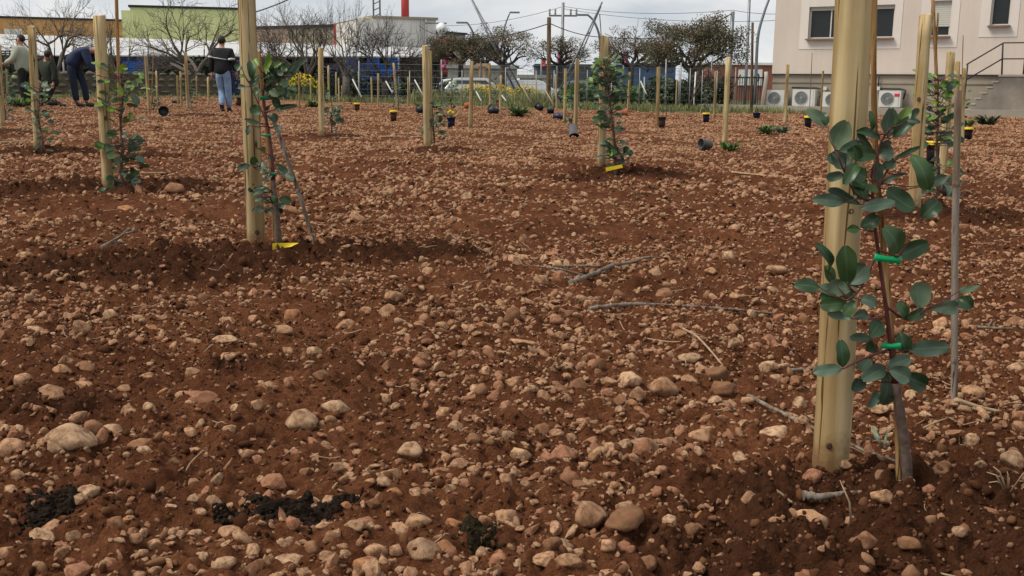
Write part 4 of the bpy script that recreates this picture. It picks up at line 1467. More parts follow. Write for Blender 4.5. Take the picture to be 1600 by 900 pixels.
# ------------------------------------------------------------------ spilled black potting compost
def compost(px, py, rx, ry, label, seed, m='compost', hgt=0.022):
    r = random.Random(seed)
    b = gp(px, py)
    N = 46
    xs = np.linspace(-1.3, 1.3, N)
    gx, gy = np.meshgrid(xs, xs)
    wx, wy = b.x + gx * rx, b.y + gy * ry
    q = np.sqrt(gx ** 2 + gy ** 2) + 0.75 * fbm(gx * 1.7 + seed, gy * 1.7, seed, 3)
    hh = np.clip(1 - q, -0.6, 1)
    lump = np.abs(fbm(wx / 0.022, wy / 0.022, seed + 3, 3))
    z = H(wx, wy) + hgt * np.where(hh > 0, np.sqrt(np.clip(hh, 0, 1)), hh * 1.5) + 0.030 * (lump - 0.15) - 0.002
    mb = MB()
    mb.v = [tuple(v) for v in np.stack([wx - b.x, wy - b.y, z - b.z], -1).reshape(-1, 3)]
    for i in range(N - 1):
        for j in range(N - 1):
            if max(hh[i, j], hh[i + 1, j + 1], hh[i, j + 1], hh[i + 1, j]) > 0.02:
                mb.f.append((i * N + j, i * N + j + 1, (i + 1) * N + j + 1, (i + 1) * N + j)); mb.s.append(True)
    # loose lumps over and around the patch
    bm = bmesh.new()
    bmesh.ops.create_icosphere(bm, subdivisions=1, radius=1.0)
    sph_v, sph_f = [v.co.copy() for v in bm.verts], [tuple(v.index for v in f.verts) for f in bm.faces]
    bm.free()
    nl = int(3200 * math.sqrt(rx * ry))
    cand = [(r.gauss(0, .55), r.gauss(0, .55)) if r.random() < .7 else (r.gauss(0, 1.1), r.gauss(0, 1.1)) for _ in range(nl * 2)]
    ca = np.array(cand)
    qq = np.sqrt((ca ** 2).sum(1)) + 0.75 * fbm(ca[:, 0] * 1.7 + seed, ca[:, 1] * 1.7, seed, 3)
    zz = H(b.x + ca[:, 0] * rx, b.y + ca[:, 1] * ry)
    for (u, v_), q_, z_ in zip(cand, qq, zz):
        if q_ > 1.05 and r.random() < .6:
            continue
        rad = r.uniform(.002, .0065)
        k0 = len(mb.v)
        zc_ = z_ - b.z + hgt * math.sqrt(max(0, 1 - q_)) * .9 + rad * .3
        for w_ in sph_v:
            mb.v.append((u * rx + w_.x * rad * r.uniform(.7, 1.3), v_ * ry + w_.y * rad * r.uniform(.7, 1.3), zc_ + w_.z * rad * r.uniform(.6, 1.1)))
        for f_ in sph_f:
            mb.f.append(tuple(i + k0 for i in f_)); mb.s.append(False)
    o = mb.build('compost_patch', m, None, b)
    return tag(o, label, 'compost', 'spilled dark potting compost')
mat('compost_moss', (0.024, 0.018, 0.010), 0.95, var=0.5, scale=100, bump=1.0, bscale=150, spec=0.03)
compost(462, 812, 0.088, 0.066, 'large black patch of potting compost on the soil, bottom left of centre', 1)
compost(362, 816, 0.028, 0.03, 'small black compost crumbs left of the large patch', 6, hgt=0.012)
compost(540, 795, 0.035, 0.03, 'thin dark compost smear right of the large black patch', 7, hgt=0.010)
compost(75, 800, 0.05, 0.07, 'small black compost patch near the lower left corner', 2, hgt=0.014)
compost(743, 838, 0.035, 0.055, 'dark mossy compost patch at the bottom centre', 3, 'compost_moss', 0.014)

# ================================================================== beyond the field
# ------------------------------------------------------------------ verge grass
def make_grass():
    mb = MB()
    r = random.Random(9)
    def blades(n, x0, x1, depth0, depth1, h0, h1):
        px = np.array([r.uniform(x0, x1) for _ in range(n)])
        y = edge_y((px - 800) / 1600 * 34) + np.array([r.uniform(depth0, depth1) for _ in range(n)])
        x = (px - 800) / 1600 * y
        ok = vnoise(x * 0.9, y * 0.9, 5) > 0.36
        x, y = x[ok], y[ok]
        for x, y, z in zip(x.tolist(), y.tolist(), H(x, y).tolist()):
            h = r.uniform(h0, h1)
            a = r.uniform(0, 3.14)
            w = r.uniform(0.012, 0.03)
            dx, dy = math.cos(a) * w, math.sin(a) * w
            lx, ly = r.uniform(-.4, .4) * h, r.uniform(-.4, .4) * h
            mb.poly([(x - dx, y - dy, z - .01), (x + dx, y + dy, z - .01), (x + lx * .5 + dx * .6, y + ly * .5 + dy * .6, z + h * .6), (x + lx, y + ly, z + h)])
    blades(9000, 380, 1230, -0.4, 5.5, 0.06, 0.26)
    blades(2500, 640, 860, 3.0, 9.0, 0.2, 0.6)
    blades(1500, -60, 400, -0.3, 3.0, 0.05, 0.2)
    blades(1300, 1200, 1640, -0.5, 0.6, 0.05, 0.16)
    mat('grass_blade', (0.155, 0.16, 0.06), .8, var=.5, scale=1.1)
    o = mb.build('verge_grass', 'grass_blade')
    kind(o, 'stuff')
    tag(o, 'patchy green and straw grass along the far field edge', 'grass')
make_grass()

def leaf_cloud(mb, c, rad, n, size, r, flat=0.0):
    for _ in range(n):
        while True:
            q = Vector((r.uniform(-1, 1), r.uniform(-1, 1), r.uniform(-1, 1)))
            if q.length < 1:
                break
        p = Vector(c) + Vector((q.x * rad[0], q.y * rad[1], q.z * rad[2]))
        a = Vector((r.gauss(0, 1), r.gauss(0, 1), r.gauss(0, 1))).normalized()
        b = a.cross(Vector((r.gauss(0, 1), r.gauss(0, 1), r.gauss(0, 1)))).normalized()
        s = size * r.uniform(0.6, 1.3)
        mb.poly([p - a * s, p + b * s * 0.45, p + a * s, p - b * s * 0.45])

# yellow flowering shrub and flower strip
def flower_bush(px, py, D, w, h, label, seed, nleaf=900, nfl=260):
    r = random.Random(seed)
    c = P(px, py, D)
    z0 = Hs(c.x, c.y)
    e = thing('flowering_bush', label, 'bush', (c.x, c.y, z0), 0, 'yellow flowering plants')
    mb = MB()
    for k in range(8):
        leaf_cloud(mb, (r.uniform(-.7, .7) * w / 2, r.uniform(-.3, .3), h * r.uniform(.25, .6)), (w * .28, .3, h * .38), nleaf // 8, 0.05, r)
    mb.build('foliage', 'weed_leaf', e)
    fb = MB()
    for k in range(nfl):
        x = r.uniform(-.5, .5) * w
        zz = h * (1 - (2 * x / w) ** 2 * .45) * r.uniform(0.55, 1.02)
        p = Vector((x, r.uniform(-.35, .2), zz))
        for m_ in range(2):
            leaf_cloud(fb, p, (.02, .02, .02), 2, 0.035, r)
    kind(fb.build('blossoms', 'flower_yellow', e), 'stuff')
    return e
flower_bush(470, 150, 37.5, 1.7, 0.95, 'yellow flowering bush behind the second sapling', 1)
flower_bush(742, 146, 43, 1.3, 0.75, 'left one of three yellow flowering clumps in front of the parked cars', 2, 600, 220)
flower_bush(778, 148, 43.5, 1.5, 0.7, 'middle one of three yellow flowering clumps in front of the parked cars', 3, 600, 260)
flower_bush(822, 148, 44, 1.3, 0.7, 'right one of three yellow flowering clumps in front of the parked cars', 4, 600, 200)

# hedges and dark scrub
def hedge(x0, x1, ytop, D, label, seed, m='hedge_leaf', n=2600, name='hedge'):
    r = random.Random(seed)
    a, b = P(x0, ytop, D), P(x1, ytop, D)
    z0 = Hs((a.x + b.x) / 2, D)
    w, h = b.x - a.x, (a.z + b.z) / 2 - z0
    e = thing(name, label, 'hedge', ((a.x + b.x) / 2, D, z0))
    mb = MB()
    k = max(3, int(w / 0.5))
    for i in range(k):
        x = -w / 2 + w * (i + .5) / k
        hh = h * r.uniform(0.8, 1.06)
        leaf_cloud(mb, (x, 0, hh * .5), (w / k * .85, .55, hh * .52), n // k, 0.11, r)
    kind(mb.build('foliage', m, e), 'stuff')
    core = MB()
    for i in range(k):
        x = -w / 2 + w * (i + .5) / k
        core.tube([(x, 0, -0.1), (x + r.uniform(-.1, .1), 0, h * .4), (x + r.uniform(-.2, .2), .1, h * .75)], [0.07, 0.05, 0.02], 5)
        o = core.build('trunk', 'bark_dark', e)
        core = MB()
    return e
hedge(236, 334, 84, 47, 'dense dark hedge behind the low stone wall, left of the walking man', 3)
hedge(372, 560, 104, 51, 'dark scrub below the blue crates, behind the bare trees', 4)
hedge(545, 690, 112, 48, 'dark scrub around the trunk of the big bare tree', 5, n=2000)
hedge(1016, 1140, 118, 41, 'dark scrub behind the wire fence under the leafy tree', 6, n=2200)
hedge(-60, 60, 96, 44, 'dark scrub behind the low wall at the left edge', 7, n=1400)
hedge(880, 1010, 126, 44, 'green scrub behind the wire fence, right of the wooden pole', 8, 'weed_leaf', 1500)

# ------------------------------------------------------------------ low stone wall
def stone_wall():
    a, b = P(-120, 118, 39), P(345, 118, 42)
    L = math.hypot(b.x - a.x, b.y - a.y)
    rz = math.atan2(b.y - a.y, b.x - a.x)
    z0 = Hs(a.x, a.y) - 0.02
    mat('wall_stone', (0.135, 0.115, 0.085), 0.9, var=0.35, scale=2.5, bump=0.6, bscale=12)
    mat('wall_mortar', (0.095, 0.078, 0.056), 0.95, var=0.2, scale=3)
    e = thing('stone_wall', 'low rough stone wall along the left end of the field', 'wall', (a.x, a.y, z0), rz)
    h = 0.82
    MB().box((L / 2, 0.0, h / 2 - .1), (L, 0.26, h + .1)).build('core', 'wall_mortar', e)
    shapes = []
    for k in range(6):
        me = stone_mesh('stone', 700 + k, 1, 0.9, 0.1)
        me.materials.append(MATS['wall_stone'])
        shapes.append(me)
    r = random.Random(4)
    z = 0.0
    row = 0
    while z < h - 0.05:
        hh = r.uniform(0.2, 0.27)
        x = -r.uniform(0, .3)
        while x < L:
            w = r.uniform(0.32, 0.6)
            o = link('stone', r.choice(shapes), e)
            o.location = (x + w / 2, -0.12, z + hh / 2)
            o.scale = (w * .55, 0.13, hh * .72)
            o.rotation_euler = (0, r.uniform(-.08, .08), 0)
            x += w
        z += hh
    return e
stone_wall()

# ------------------------------------------------------------------ trees
def grow(mb, p, d, L, rad, lev, r, cfg, tips, maxlev):
    seg = 3 if lev < 3 else 2
    pts, rr = [p.copy()], [rad]
    q, dd = p.copy(), d.copy()
    for k in range(seg):
        w = cfg['wob'] * (1 + 0.3 * lev)
        dd = (dd + Vector((r.gauss(0, w), r.gauss(0, w), r.gauss(0, w) + cfg['up'] * (0.4 + 0.3 * lev)))).normalized()
        q = q + dd * (L / seg)
        pts.append(q.copy())
        rr.append(rad * (1 - 0.38 * (k + 1) / seg))
    mb.tube(pts, rr, 7 if lev == 0 else 5 if lev < 3 else 3, cap=False)
    if lev >= maxlev:
        tips.append(q)
        return
    nch = cfg['n'][lev]
    for k in range(nch):
        f = r.uniform(0.35, 1.0) if k < nch - 1 else 1.0
        i = min(seg - 1, int(f * seg))
        start = pts[i].lerp(pts[i + 1], min(1, f * seg - i))
        ang = r.uniform(*cfg['ang']) * (0.55 if k == nch - 1 else 1)
        ax = dd.cross(Vector((r.gauss(0, 1), r.gauss(0, 1), r.gauss(0, 1)))).normalized()
        nd = Matrix.Rotation(ang, 3, ax) @ dd
        nd.y *= 0.85
        if nd.z < cfg['low']:
            nd.z = cfg['low'] + abs(nd.z) * 0.3
        nd.normalize()
        grow(mb, start, nd, L * r.uniform(*cfg['len']), max(cfg['rmin'], rr[min(i + 1, seg)] * r.uniform(.55, .8)), lev + 1, r, cfg, tips, maxlev)

def bare_tree(px, py_base, D, px_w, py_top, label, seed, lean=0.0, n=(4, 4, 4, 4, 3), trunk=0.22, up=0.05, m='bark_grey', maxlev=5):
    r = random.Random(seed)
    b = P(px, py_base, D)
    z0 = Hs(b.x, D) - 0.05
    b = Vector((b.x, D, z0))
    htot = P(px, py_top, D).z - z0
    wtot = px_w / pxm(D)
    e = thing('bare_tree', label, 'tree', b, 0, 'leafless trees behind the field')
    cfg = dict(wob=.13, up=up, n=n, ang=(R(22), R(62)), len=(.62, .86), low=-0.25, rmin=0.0065)
    # several stems from a short trunk
    tips = []
    th = htot * trunk
    mt = MB().tube([(0, 0, -.1), (lean * th * .5, 0, th * .5), (lean * th, 0.02, th)], [htot * .045, htot * .036, htot * .032], 9)
    mt.build('trunk', m, e)
    mb = MB()
    for k in range(n[0]):
        a = 2 * math.pi * k / n[0] + r.uniform(-.4, .4)
        d = Vector((math.cos(a) * .85 + lean, math.sin(a) * .55, r.uniform(.55, 1.1))).normalized()
        grow(mb, Vector((lean * th, 0.02, th * r.uniform(.85, 1))), d, htot * .30, htot * .022, 1, r, cfg, tips, maxlev)
    vs = np.array(mb.v)
    lo, hi = np.percentile(vs[:, 0], 1), np.percentile(vs[:, 0], 99)
    sx = wtot / max(.1, hi - lo)
    sz = (htot - th) / max(.1, np.percentile(vs[:, 2], 99.5) - th)
    vs[:, 0] = (vs[:, 0] - lean * th) * sx + lean * th
    vs[:, 1] = vs[:, 1] * sx
    vs[:, 2] = np.where(vs[:, 2] > th, th + (vs[:, 2] - th) * sz, vs[:, 2])
    mb.v = [tuple(v) for v in vs]
    mb.build('crown', m, e)
    return e, mb, tips
bare_tree(92, 145, 44, 150, -22, 'spreading bare tree behind the two people at the left', 11, up=.04)
bare_tree(322, 140, 43, 205, -12, 'wide bare tree in front of the green warehouse', 12, lean=-.4, up=.03)
bare_tree(478, 148, 46, 135, 3, 'upright bare tree above the yellow flower bush', 13, up=.07)
bare_tree(541, 148, 45, 95, -8, 'tall slim bare tree in front of the red wall sign', 14, up=.10, n=(4, 3, 4, 4, 3))
bare_tree(602, 152, 40, 140, 20, 'dense dark bare tree in front of the white building', 15, up=.03, m='bark_dark', n=(5, 4, 4, 4, 3))
bare_tree(186, 138, 50, 100, 18, 'small bare tree between the orange and green warehouses', 16, up=.05, n=(4, 4, 4, 3, 3))
bare_tree(432, 140, 50, 90, 22, 'thin bare tree right of the second sapling stake', 17, up=.09, n=(4, 4, 4, 3, 3))
bare_tree(655, 140, 47, 60, 72, 'low bare shrub-like tree below the white building', 18, up=.05, n=(4, 4, 3, 3, 3), m='bark_dark')
bare_tree(1105, 150, 40, 70, 95, 'small bare tree behind the wire fence near the gate', 19, up=.06, n=(4, 4, 3, 3, 3), m='bark_dark')

def leafy_tree(px, py_base, D, px_w, py_top, crown_bot, label, seed, nleaf, leafm, size=.13, lean=0.0):
    r = random.Random(seed)
    b = P(px, py_base, D)
    z0 = Hs(b.x, D) - 0.05
    b = Vector((b.x, D, z0))
    htot = P(px, py_top, D).z - z0
    hb = P(px, crown_bot, D).z - z0
    wtot = px_w / pxm(D)
    e = thing('leafy_tree', label, 'tree', b, 0, 'broad trees along the road')
    MB().tube([(0, 0, -.1), (lean * hb * .4, 0, hb * .6), (lean * hb, 0, hb)], [htot * .05, htot * .042, htot * .036], 9).build('trunk', 'bark_dark', e)
    cfg = dict(wob=.16, up=.07, n=(4, 4, 3, 3), ang=(R(25), R(60)), len=(.62, .85), low=-.1, rmin=.012)
    mb, tips = MB(), []
    for k in range(6):
        a = 2 * math.pi * k / 6 + r.uniform(-.4, .4)
        d = Vector((math.cos(a), math.sin(a) * .7, r.uniform(.4, 1.1))).normalized()
        grow(mb, Vector((lean * hb, 0, hb * .95)), d, (htot - hb) * .42, htot * .02, 1, r, cfg, tips, 4)
    vs = np.array(mb.v)
    sx = wtot / (np.percentile(vs[:, 0], 99) - np.percentile(vs[:, 0], 1))
    sz = (htot - hb) * .97 / (np.percentile(vs[:, 2], 99) - hb * .95)
    f = lambda v: Vector((v[0] * sx, v[1] * sx, hb * .95 + (v[2] - hb * .95) * sz if v[2] > hb * .95 else v[2]))
    mb.v = [tuple(f(v)) for v in mb.v]
    mb.build('limbs', 'bark_dark', e)
    cr = {m: MB() for m in leafm}
    r.shuffle(tips)
    for k, t in enumerate(tips[:max(30, nleaf // 24)]):
        c = f(t)
        m = leafm[0] if r.random() < .62 else leafm[-1]
        leaf_cloud(cr[m], c, (wtot * .12, wtot * .12, wtot * .075), 80, size * .40, r)
    for m, q in cr.items():
        kind(q.build('crown', m, e), 'stuff')
    return e
leafy_tree(720, 118, 58, 82, 54, 96, 'dark rounded tree beside the pink banner and the globe lamp', 31, 3200, ('tree_leaf', 'rust_leaf'), .14)
leafy_tree(786, 126, 56, 100, 42, 100, 'sparse spreading tree behind the leaning poles', 32, 1100, ('tree_leaf', 'rust_leaf'), .12)
leafy_tree(875, 126, 60, 92, 56, 100, 'pale sparse tree behind the wooden pole', 33, 900, ('tree_leaf', 'tree_leaf'), .12)
leafy_tree(985, 126, 56, 98, 40, 102, 'sparse rusty tree above the blue building', 34, 1500, ('rust_leaf', 'tree_leaf'), .12)
leafy_tree(1080, 130, 50, 132, 31, 112, 'large dense dark tree left of the red building', 35, 5600, ('tree_leaf', 'rust_leaf'), .14)
leafy_tree(760, 118, 72, 40, 62, 100, 'dark narrow tree behind the round street tree', 36, 1500, ('hedge_leaf', 'tree_leaf'), .14)

# ------------------------------------------------------------------ road and verge pavement
mat('asphalt', (0.06, 0.06, 0.062), 0.9, var=.15, scale=2)
mb = MB()
mb.poly([(-200, 52, -.545), (200, 52, -.545), (200, 61, -.545), (-200, 61, -.545)])
kind(mb.build('road', 'asphalt'), 'structure')

# ------------------------------------------------------------------ buildings in the distance
def facade_mat(name, col, ribs=0.0, rough=.7, var=.06):
    m, n, l, b = _mat(name)
    b.inputs['Roughness'].default_value = rough
    tc = n.new('ShaderNodeTexCoord')
    ns = noise_node(n, l, tc.outputs['Object'], .5, 6, .6)
    mp = n.new('ShaderNodeMapping')
    mp.inputs['Scale'].default_value = (2.0, 2.0, .12)
    l.new(tc.outputs['Object'], mp.inputs['Vector'])
    streak = noise_node(n, l, mp.outputs[0], 1.5, 5, .6)
    c = np.array(col)
    r = ramp(n, [(.3, tuple(c * (1 - var * 2))), (.6, tuple(c)), (.8, tuple(np.clip(c * (1 + var), 0, 1)))])
    l.new(ns, r.inputs['Fac'])
    r2 = ramp(n, [(.3, (.93, .925, .915)), (.6, (1, 1, 1))])
    l.new(streak, r2.inputs['Fac'])
    cc = mixc(n, l, 1.0, r.outputs['Color'], r2.outputs['Color'], 'MULTIPLY')
    l.new(cc, b.inputs['Base Color'])
    return m
facade_mat('orange_wall', (0.66, 0.36, 0.15))
facade_mat('concrete_pale', (0.45, 0.42, 0.36))
facade_mat('brown_wall', (0.40, 0.28, 0.20))
facade_mat('green_wall', (0.80, 0.84, 0.40))
facade_mat('olive_wall', (0.32, 0.28, 0.20))
facade_mat('white_wall', (0.76, 0.73, 0.68))
facade_mat('blue_wall', (0.05, 0.10, 0.20))
facade_mat('slate_wall', (0.06, 0.075, 0.10))
facade_mat('red_wall', (0.28, 0.10, 0.065))
facade_mat('roof_white', (0.52, 0.52, 0.52), rough=.6)
facade_mat('shed_dark', (0.03, 0.033, 0.036))
facade_mat('grey_wall', (0.33, 0.33, 0.32))
facade_mat('sign_red', (0.50, 0.06, 0.06))
facade_mat('sign_pink', (0.75, 0.10, 0.30))

def wall_box(x0, y0, x1, y1, D0, D1, deep, name, label, m, cap='metal_dark', panels=0, cat='building', zlow=None):
    """building whose front runs between two photo pixels at two distances"""
    a, b = P(x0, y0, D0), P(x1, y1, D1)
    zb = -0.8 if zlow is None else zlow
    L = math.hypot(b.x - a.x, b.y - a.y)
    rz = math.atan2(b.y - a.y, b.x - a.x)
    e = thing(name, label, cat, (a.x, a.y, zb), rz)
    h = (a.z + b.z) / 2 - zb
    MB().box((L / 2, deep / 2, h / 2), (L, deep, h)).build('wall', m, e)
    MB().box((L / 2, deep / 2, h + .1), (L + .3, deep + .3, .2)).build('roof_edge', cap, e)
    for k in range(panels):
        MB().box((L * (k + .5) / panels, -.03, h / 2), (.10, .06, h - .02)).build('panel_joint', m, e)
    return e, L, h
e, L, h = wall_box(-160, 25, 192, 32, 104, 112, 25, 'orange_warehouse', 'long orange warehouse with a dark roof edge at the far left', 'orange_wall', panels=8)
q = P(13, 42, 104.5)
MB().box((L * .49, -.06, h - 1.45), (1.7, .1, .75)).build('sign_panel', 'white_paint', e)
e, L, h = wall_box(203, 10, 397, 17, 98, 101, 25, 'green_warehouse', 'lime-green metal warehouse behind the bare trees', 'green_wall', panels=9)
a0, a1 = P(186, 13, 108), P(203, 10, 98)
e2 = MB()
e2.box((-0.4, 6.0, h / 2 - .15), (.8, 12, h - .3))
e2.build('side_wall', 'green_wall', e)
e, L, h = wall_box(392, 46, 538, 40, 96, 90, 18, 'olive_building', 'flat olive-brown building right of the green warehouse', 'olive_wall', panels=5)
MB().box((L - .35, -.25, h - .8), (.95, .4, 1.9)).build('red_sign', 'sign_red', e)
MB().box((L * .22, -.04, h * .5), (L * .42, .06, h - .2)).build('brown_cladding', 'brown_wall', e)
e, L, h = wall_box(583, 28, 681, 32, 84, 86, 14, 'white_building', 'white rendered building with a red pole on its roof', 'white_wall', 'olive_wall')
MB().box((-.7, 4, h / 2 - .1), (1.4, 8, h - .2)).build('side_wing', 'white_wall', e)
MB().tube([(L * .62, 2, h - .4), (L * .62, 2, h + 4)], .33, 12).build('red_pole', 'sign_red', e)
for dx in (0, .55):
    MB().tube([(L * .16 + dx, 3, h), (L * .16 + dx, 3, h + 5)], .07, 6).build('mast_rail', 'metal_grey', e)
for k in range(9):
    MB().tube([(L * .16, 3, h + .3 + k * .5), (L * .16 + .55, 3, h + .55 + k * .5)], .04, 4).build('mast_brace', 'metal_grey', e)
MB().tube([(L * .83, -.1, .5), (L * .83, -.1, h)], .10, 8).build('downpipe', 'grey_wall', e)
MB().tube([(L * .76, -.1, .5), (L * .76, -.1, h)], .06, 8).build('downpipe', 'grey_wall', e)
MB().box((L * .5, -.05, 1.9), (L, .12, .16)).build('ledge', 'grey_wall', e)
e, L, h = wall_box(838, 104, 960, 103, 100, 100, 12, 'slate_building', 'dark slate-blue hall left of the bushy sapling stake', 'slate_wall', 'slate_wall', 5)
e, L, h = wall_box(961, 102, 1056, 103, 99, 99, 12, 'blue_building', 'bright blue hall behind the rusty tree', 'blue_wall', 'blue_wall', 4)
e, L, h = wall_box(1116, 99, 1232, 104, 90, 90, 12, 'red_building', 'brick-red hall with two white signs left of the house', 'red_wall', 'white_paint', 0)
for f, ring in ((.42, 0), (.575, 1)):
    sg = MB().box((L * f, -.08, h - 1.05), (1.15 if not ring else .95, .12, 1.35)).build('sign_board', 'white_paint', e)
    if ring:
        rg = MB()
        N = 18
        for k in range(N):
            w0, w1 = 2 * math.pi * k / N, 2 * math.pi * (k + 1) / N
            rg.poly([(L * f + .26 * math.cos(w0), -.15, h - 1.05 + .38 * math.sin(w0)), (L * f + .26 * math.cos(w1), -.15, h - 1.05 + .38 * math.sin(w1)),
                     (L * f + .14 * math.cos(w1), -.15, h - 1.05 + .24 * math.sin(w1)), (L * f + .14 * math.cos(w0), -.15, h - 1.05 + .24 * math.sin(w0))])
        rg.build('ring_mark', 'metal_dark', sg)
e, L, h = wall_box(700, 107, 808, 107, 68, 68, .4, 'boundary_wall', 'long grey wall behind the parked cars', 'grey_wall', 'grey_wall', cat='wall')
e, L, h = wall_box(748, 104, 758, 104, 66.5, 66.5, .8, 'orange_kiosk', 'small orange kiosk in front of the long grey wall', 'orange_wall', 'orange_wall', cat='kiosk')
e, L, h = wall_box(812, 122, 858, 122, 64, 64, .4, 'pale_wall', 'pale low wall left of the wooden pole', 'white_wall', 'grey_wall', cat='wall')
e, L, h = wall_box(686, 66, 700, 66, 74, 74, .3, 'red_hoarding', 'red hoarding behind the globe lamp', 'sign_red', 'sign_red', cat='hoarding', zlow=1.2)
for sx in (.1, L - .1):
    MB().tube([(sx, .15, 0), (sx, .15, -2.0)], .06, 6).build('leg', 'metal_grey', e)

# long shed with a white roof and crates under it
a, b = P(-60, 53, 82), P(700, 77, 82)
c, d = P(700, 90, 69), P(-60, 87, 69)
e = thing('crate_shed', 'long low shed with a white roof along the left background', 'shed', (a.x, 69, -.3))
o = Vector((a.x, 69, -.3))
pr = rel([a, b, c, d], o)
mb = MB()
nseg = 26
for k in range(nseg):
    f0, f1 = k / nseg, (k + .94) / nseg
    mb = MB()
    t0, t1, l0, l1 = pr[0].lerp(pr[1], f0), pr[0].lerp(pr[1], f1), pr[3].lerp(pr[2], f0), pr[3].lerp(pr[2], f1)
    mb.v = [tuple(v) for v in (l0, l1, t1, t0)] + [tuple(v + Vector((0, 0, .08))) for v in (l0, l1, t1, t0)]
    mb.f = [(0, 3, 2, 1), (4, 5, 6, 7), (0, 1, 5, 4), (1, 2, 6, 5), (2, 3, 7, 6), (3, 0, 4, 7)]
    mb.s = [False] * 6
    mb.build('roof_panel', 'roof_white', e)
MB().box(((pr[0].x + pr[1].x) / 2, 12.5, 1.6), (pr[1].x - pr[0].x, .2, 3.4)).build('back_wall', 'shed_dark', e)
for k in range(12):
    q = pr[3].lerp(pr[2], (k + .5) / 12)
    MB().tube([(q.x, q.y, 0), (q.x, q.y, q.z)], .08, 6).build('post', 'metal_grey', e)

# plastic crates, each its own
mat('crate_blue', (0.010, 0.085, 0.36), .5, var=.15)
mat('crate_navy', (0.010, 0.018, 0.085), .5, var=.2)
mat('crate_black', (0.012, 0.014, 0.014), .5, var=.2)
def crate_mesh(m):
    mb = MB()
    w, dp, hh = .60, .40, .30
    mb.box((0, 0, .015), (w, dp, .03))
    for sx in (-1, 1):
        for sy in (-1, 1):
            mb.box((sx * (w / 2 - .02), sy * (dp / 2 - .02), hh / 2), (.04, .04, hh))
    for z in (.09, .18, .275):
        for sy in (-1, 1):
            mb.box((0, sy * (dp / 2 - .01), z), (w - .08, .02, .05))
        for sx in (-1, 1):
            mb.box((sx * (w / 2 - .01), 0, z), (.02, dp - .08, .05))
    return mb.mesh('crate', m)
CR = {k: crate_mesh('crate_' + k) for k in ('blue', 'navy', 'black')}
ordn7 = ['lowest', 'second', 'third', 'fourth', 'fifth', 'sixth', 'seventh']
def crate_stack(px, D, n, colour, where, z0):
    x = P(px, 110, D).x
    for k in range(n):
        o = link('crate', CR[colour])
        o.location = (x + random.uniform(-.02, .02), D, z0 + k * .302)
        o.rotation_euler = (0, 0, random.uniform(-.05, .05))
        tag(o, f'{colour} plastic crate, {ordn7[k] if k < n - 1 else "topmost"} of {where}', 'crate', 'plastic crates stacked under the white shed roof')
names = ['first', 'second', 'third', 'fourth', 'fifth', 'sixth', 'seventh', 'eighth', 'ninth', 'tenth']
zc = -.12
for k in range(4):
    crate_stack(204 + k * 15, 57, 6, 'blue', f'{names[k]} bright stack left of the hedge', zc)
for k in range(6):
    crate_stack(200 + k * 15, 59, 7, 'navy', f'{names[k]} rear stack at the hedge', zc)
for k in range(3):
    crate_stack(372 + k * 17, 58, 7, 'navy', f'{names[k]} stack right of the walking man', zc)
for k in range(5):
    crate_stack(552 + k * 16, 57, 6 if k % 2 else 7, 'blue', f'{names[k]} stack behind the big bare tree', zc)
for k in range(3):
    crate_stack(520 + k * 14, 58, 6, 'navy', f'{names[k]} stack left of the blue ones', zc)
for k in range(2):
    crate_stack(-2 + k * 13, 46, 6, 'black', f'{names[k]} stack at the left edge', .15)

# ------------------------------------------------------------------ poles, lamps, wires, banners
def pole(name, px, rads, D, label, m, cat='pole', extra=None, ground=True):
    pts = [P(x, y, D) for x, y in px]
    b = Vector((pts[0].x, D, Hs(pts[0].x, D)))
    if ground:
        pts = [b + Vector((0, 0, -.2))] + pts
    path = pts if len(pts) == 2 else pts[:1] + smooth_path(pts[1:], 5) if len(pts) > 3 else pts
    n = len(path)
    mb = MB().tube(rel(path, b), [rads[0] + (rads[1] - rads[0]) * i / (n - 1) for i in range(n)], 8)
    if extra is None:
        return tag(mb.build(name, m, None, b), label, cat)
    e = thing(name, label, cat, b)
    mb.build('shaft', m, e)
    extra(e, path[-1] - b)
    return e
def crossarm(e, t):
    MB().box(t + Vector((0, 0, -.9)), (2.0, .12, .12)).build('crossarm', 'metal_grey', e)
    for dx in (-.95, -.55, .55, .95):
        MB().lathe([(.05, 0), (.09, .1), (.05, .2), (.09, .3), (.03, .42)], 8, t + Vector((dx, 0, -.84))).build('insulator', 'grey_wall', e)
def lamp_head(dx):
    def f(e, t):
        MB().box(t + Vector((dx, 0, -.02)), (.75, .25, .12)).build('lamp_head', 'metal_grey', e)
    return f
pole('wooden_pole', [(857, 160), (858, 27)], (.115, .085), 45, 'dark brown wooden pole carrying a cable at the picture centre', 'pole_wood')
pole('utility_pole', [(877, 130), (880, 4)], (.15, .10), 75, 'grey utility pole with a crossarm and insulators', 'metal_grey', extra=crossarm)
pole('utility_pole', [(1139, 120), (1145, 18)], (.16, .12), 62, 'grey utility pole rising behind the dense dark tree', 'metal_grey')
pole('steel_mast', [(1166, 120), (1172, -25)], (.11, .09), 70, 'slim grey mast left of the house', 'metal_grey')
pole('wooden_post', [(1174, 176), (1176, 35)], (.055, .04), 33.6, 'tall dark weathered post at the kerb left of the house', 'pole_wood')
pole('street_lamp', [(1181, 130), (1184, 60), (1194, 20), (1206, -12)], (.10, .06), 60, 'curved street lamp post next to the house corner', 'metal_grey', 'street lamp', lamp_head(.4))
pole('street_lamp', [(937, 118), (938, 65), (929, 35), (918, 23)], (.10, .06), 70, 'curved street lamp left of the bushy sapling stake', 'metal_grey', 'street lamp', lamp_head(-.3))
pole('street_lamp', [(780, 118), (787, 50), (797, 19)], (.09, .05), 80, 'street lamp with a flat head above the sparse tree', 'metal_grey', 'street lamp', lamp_head(.35))
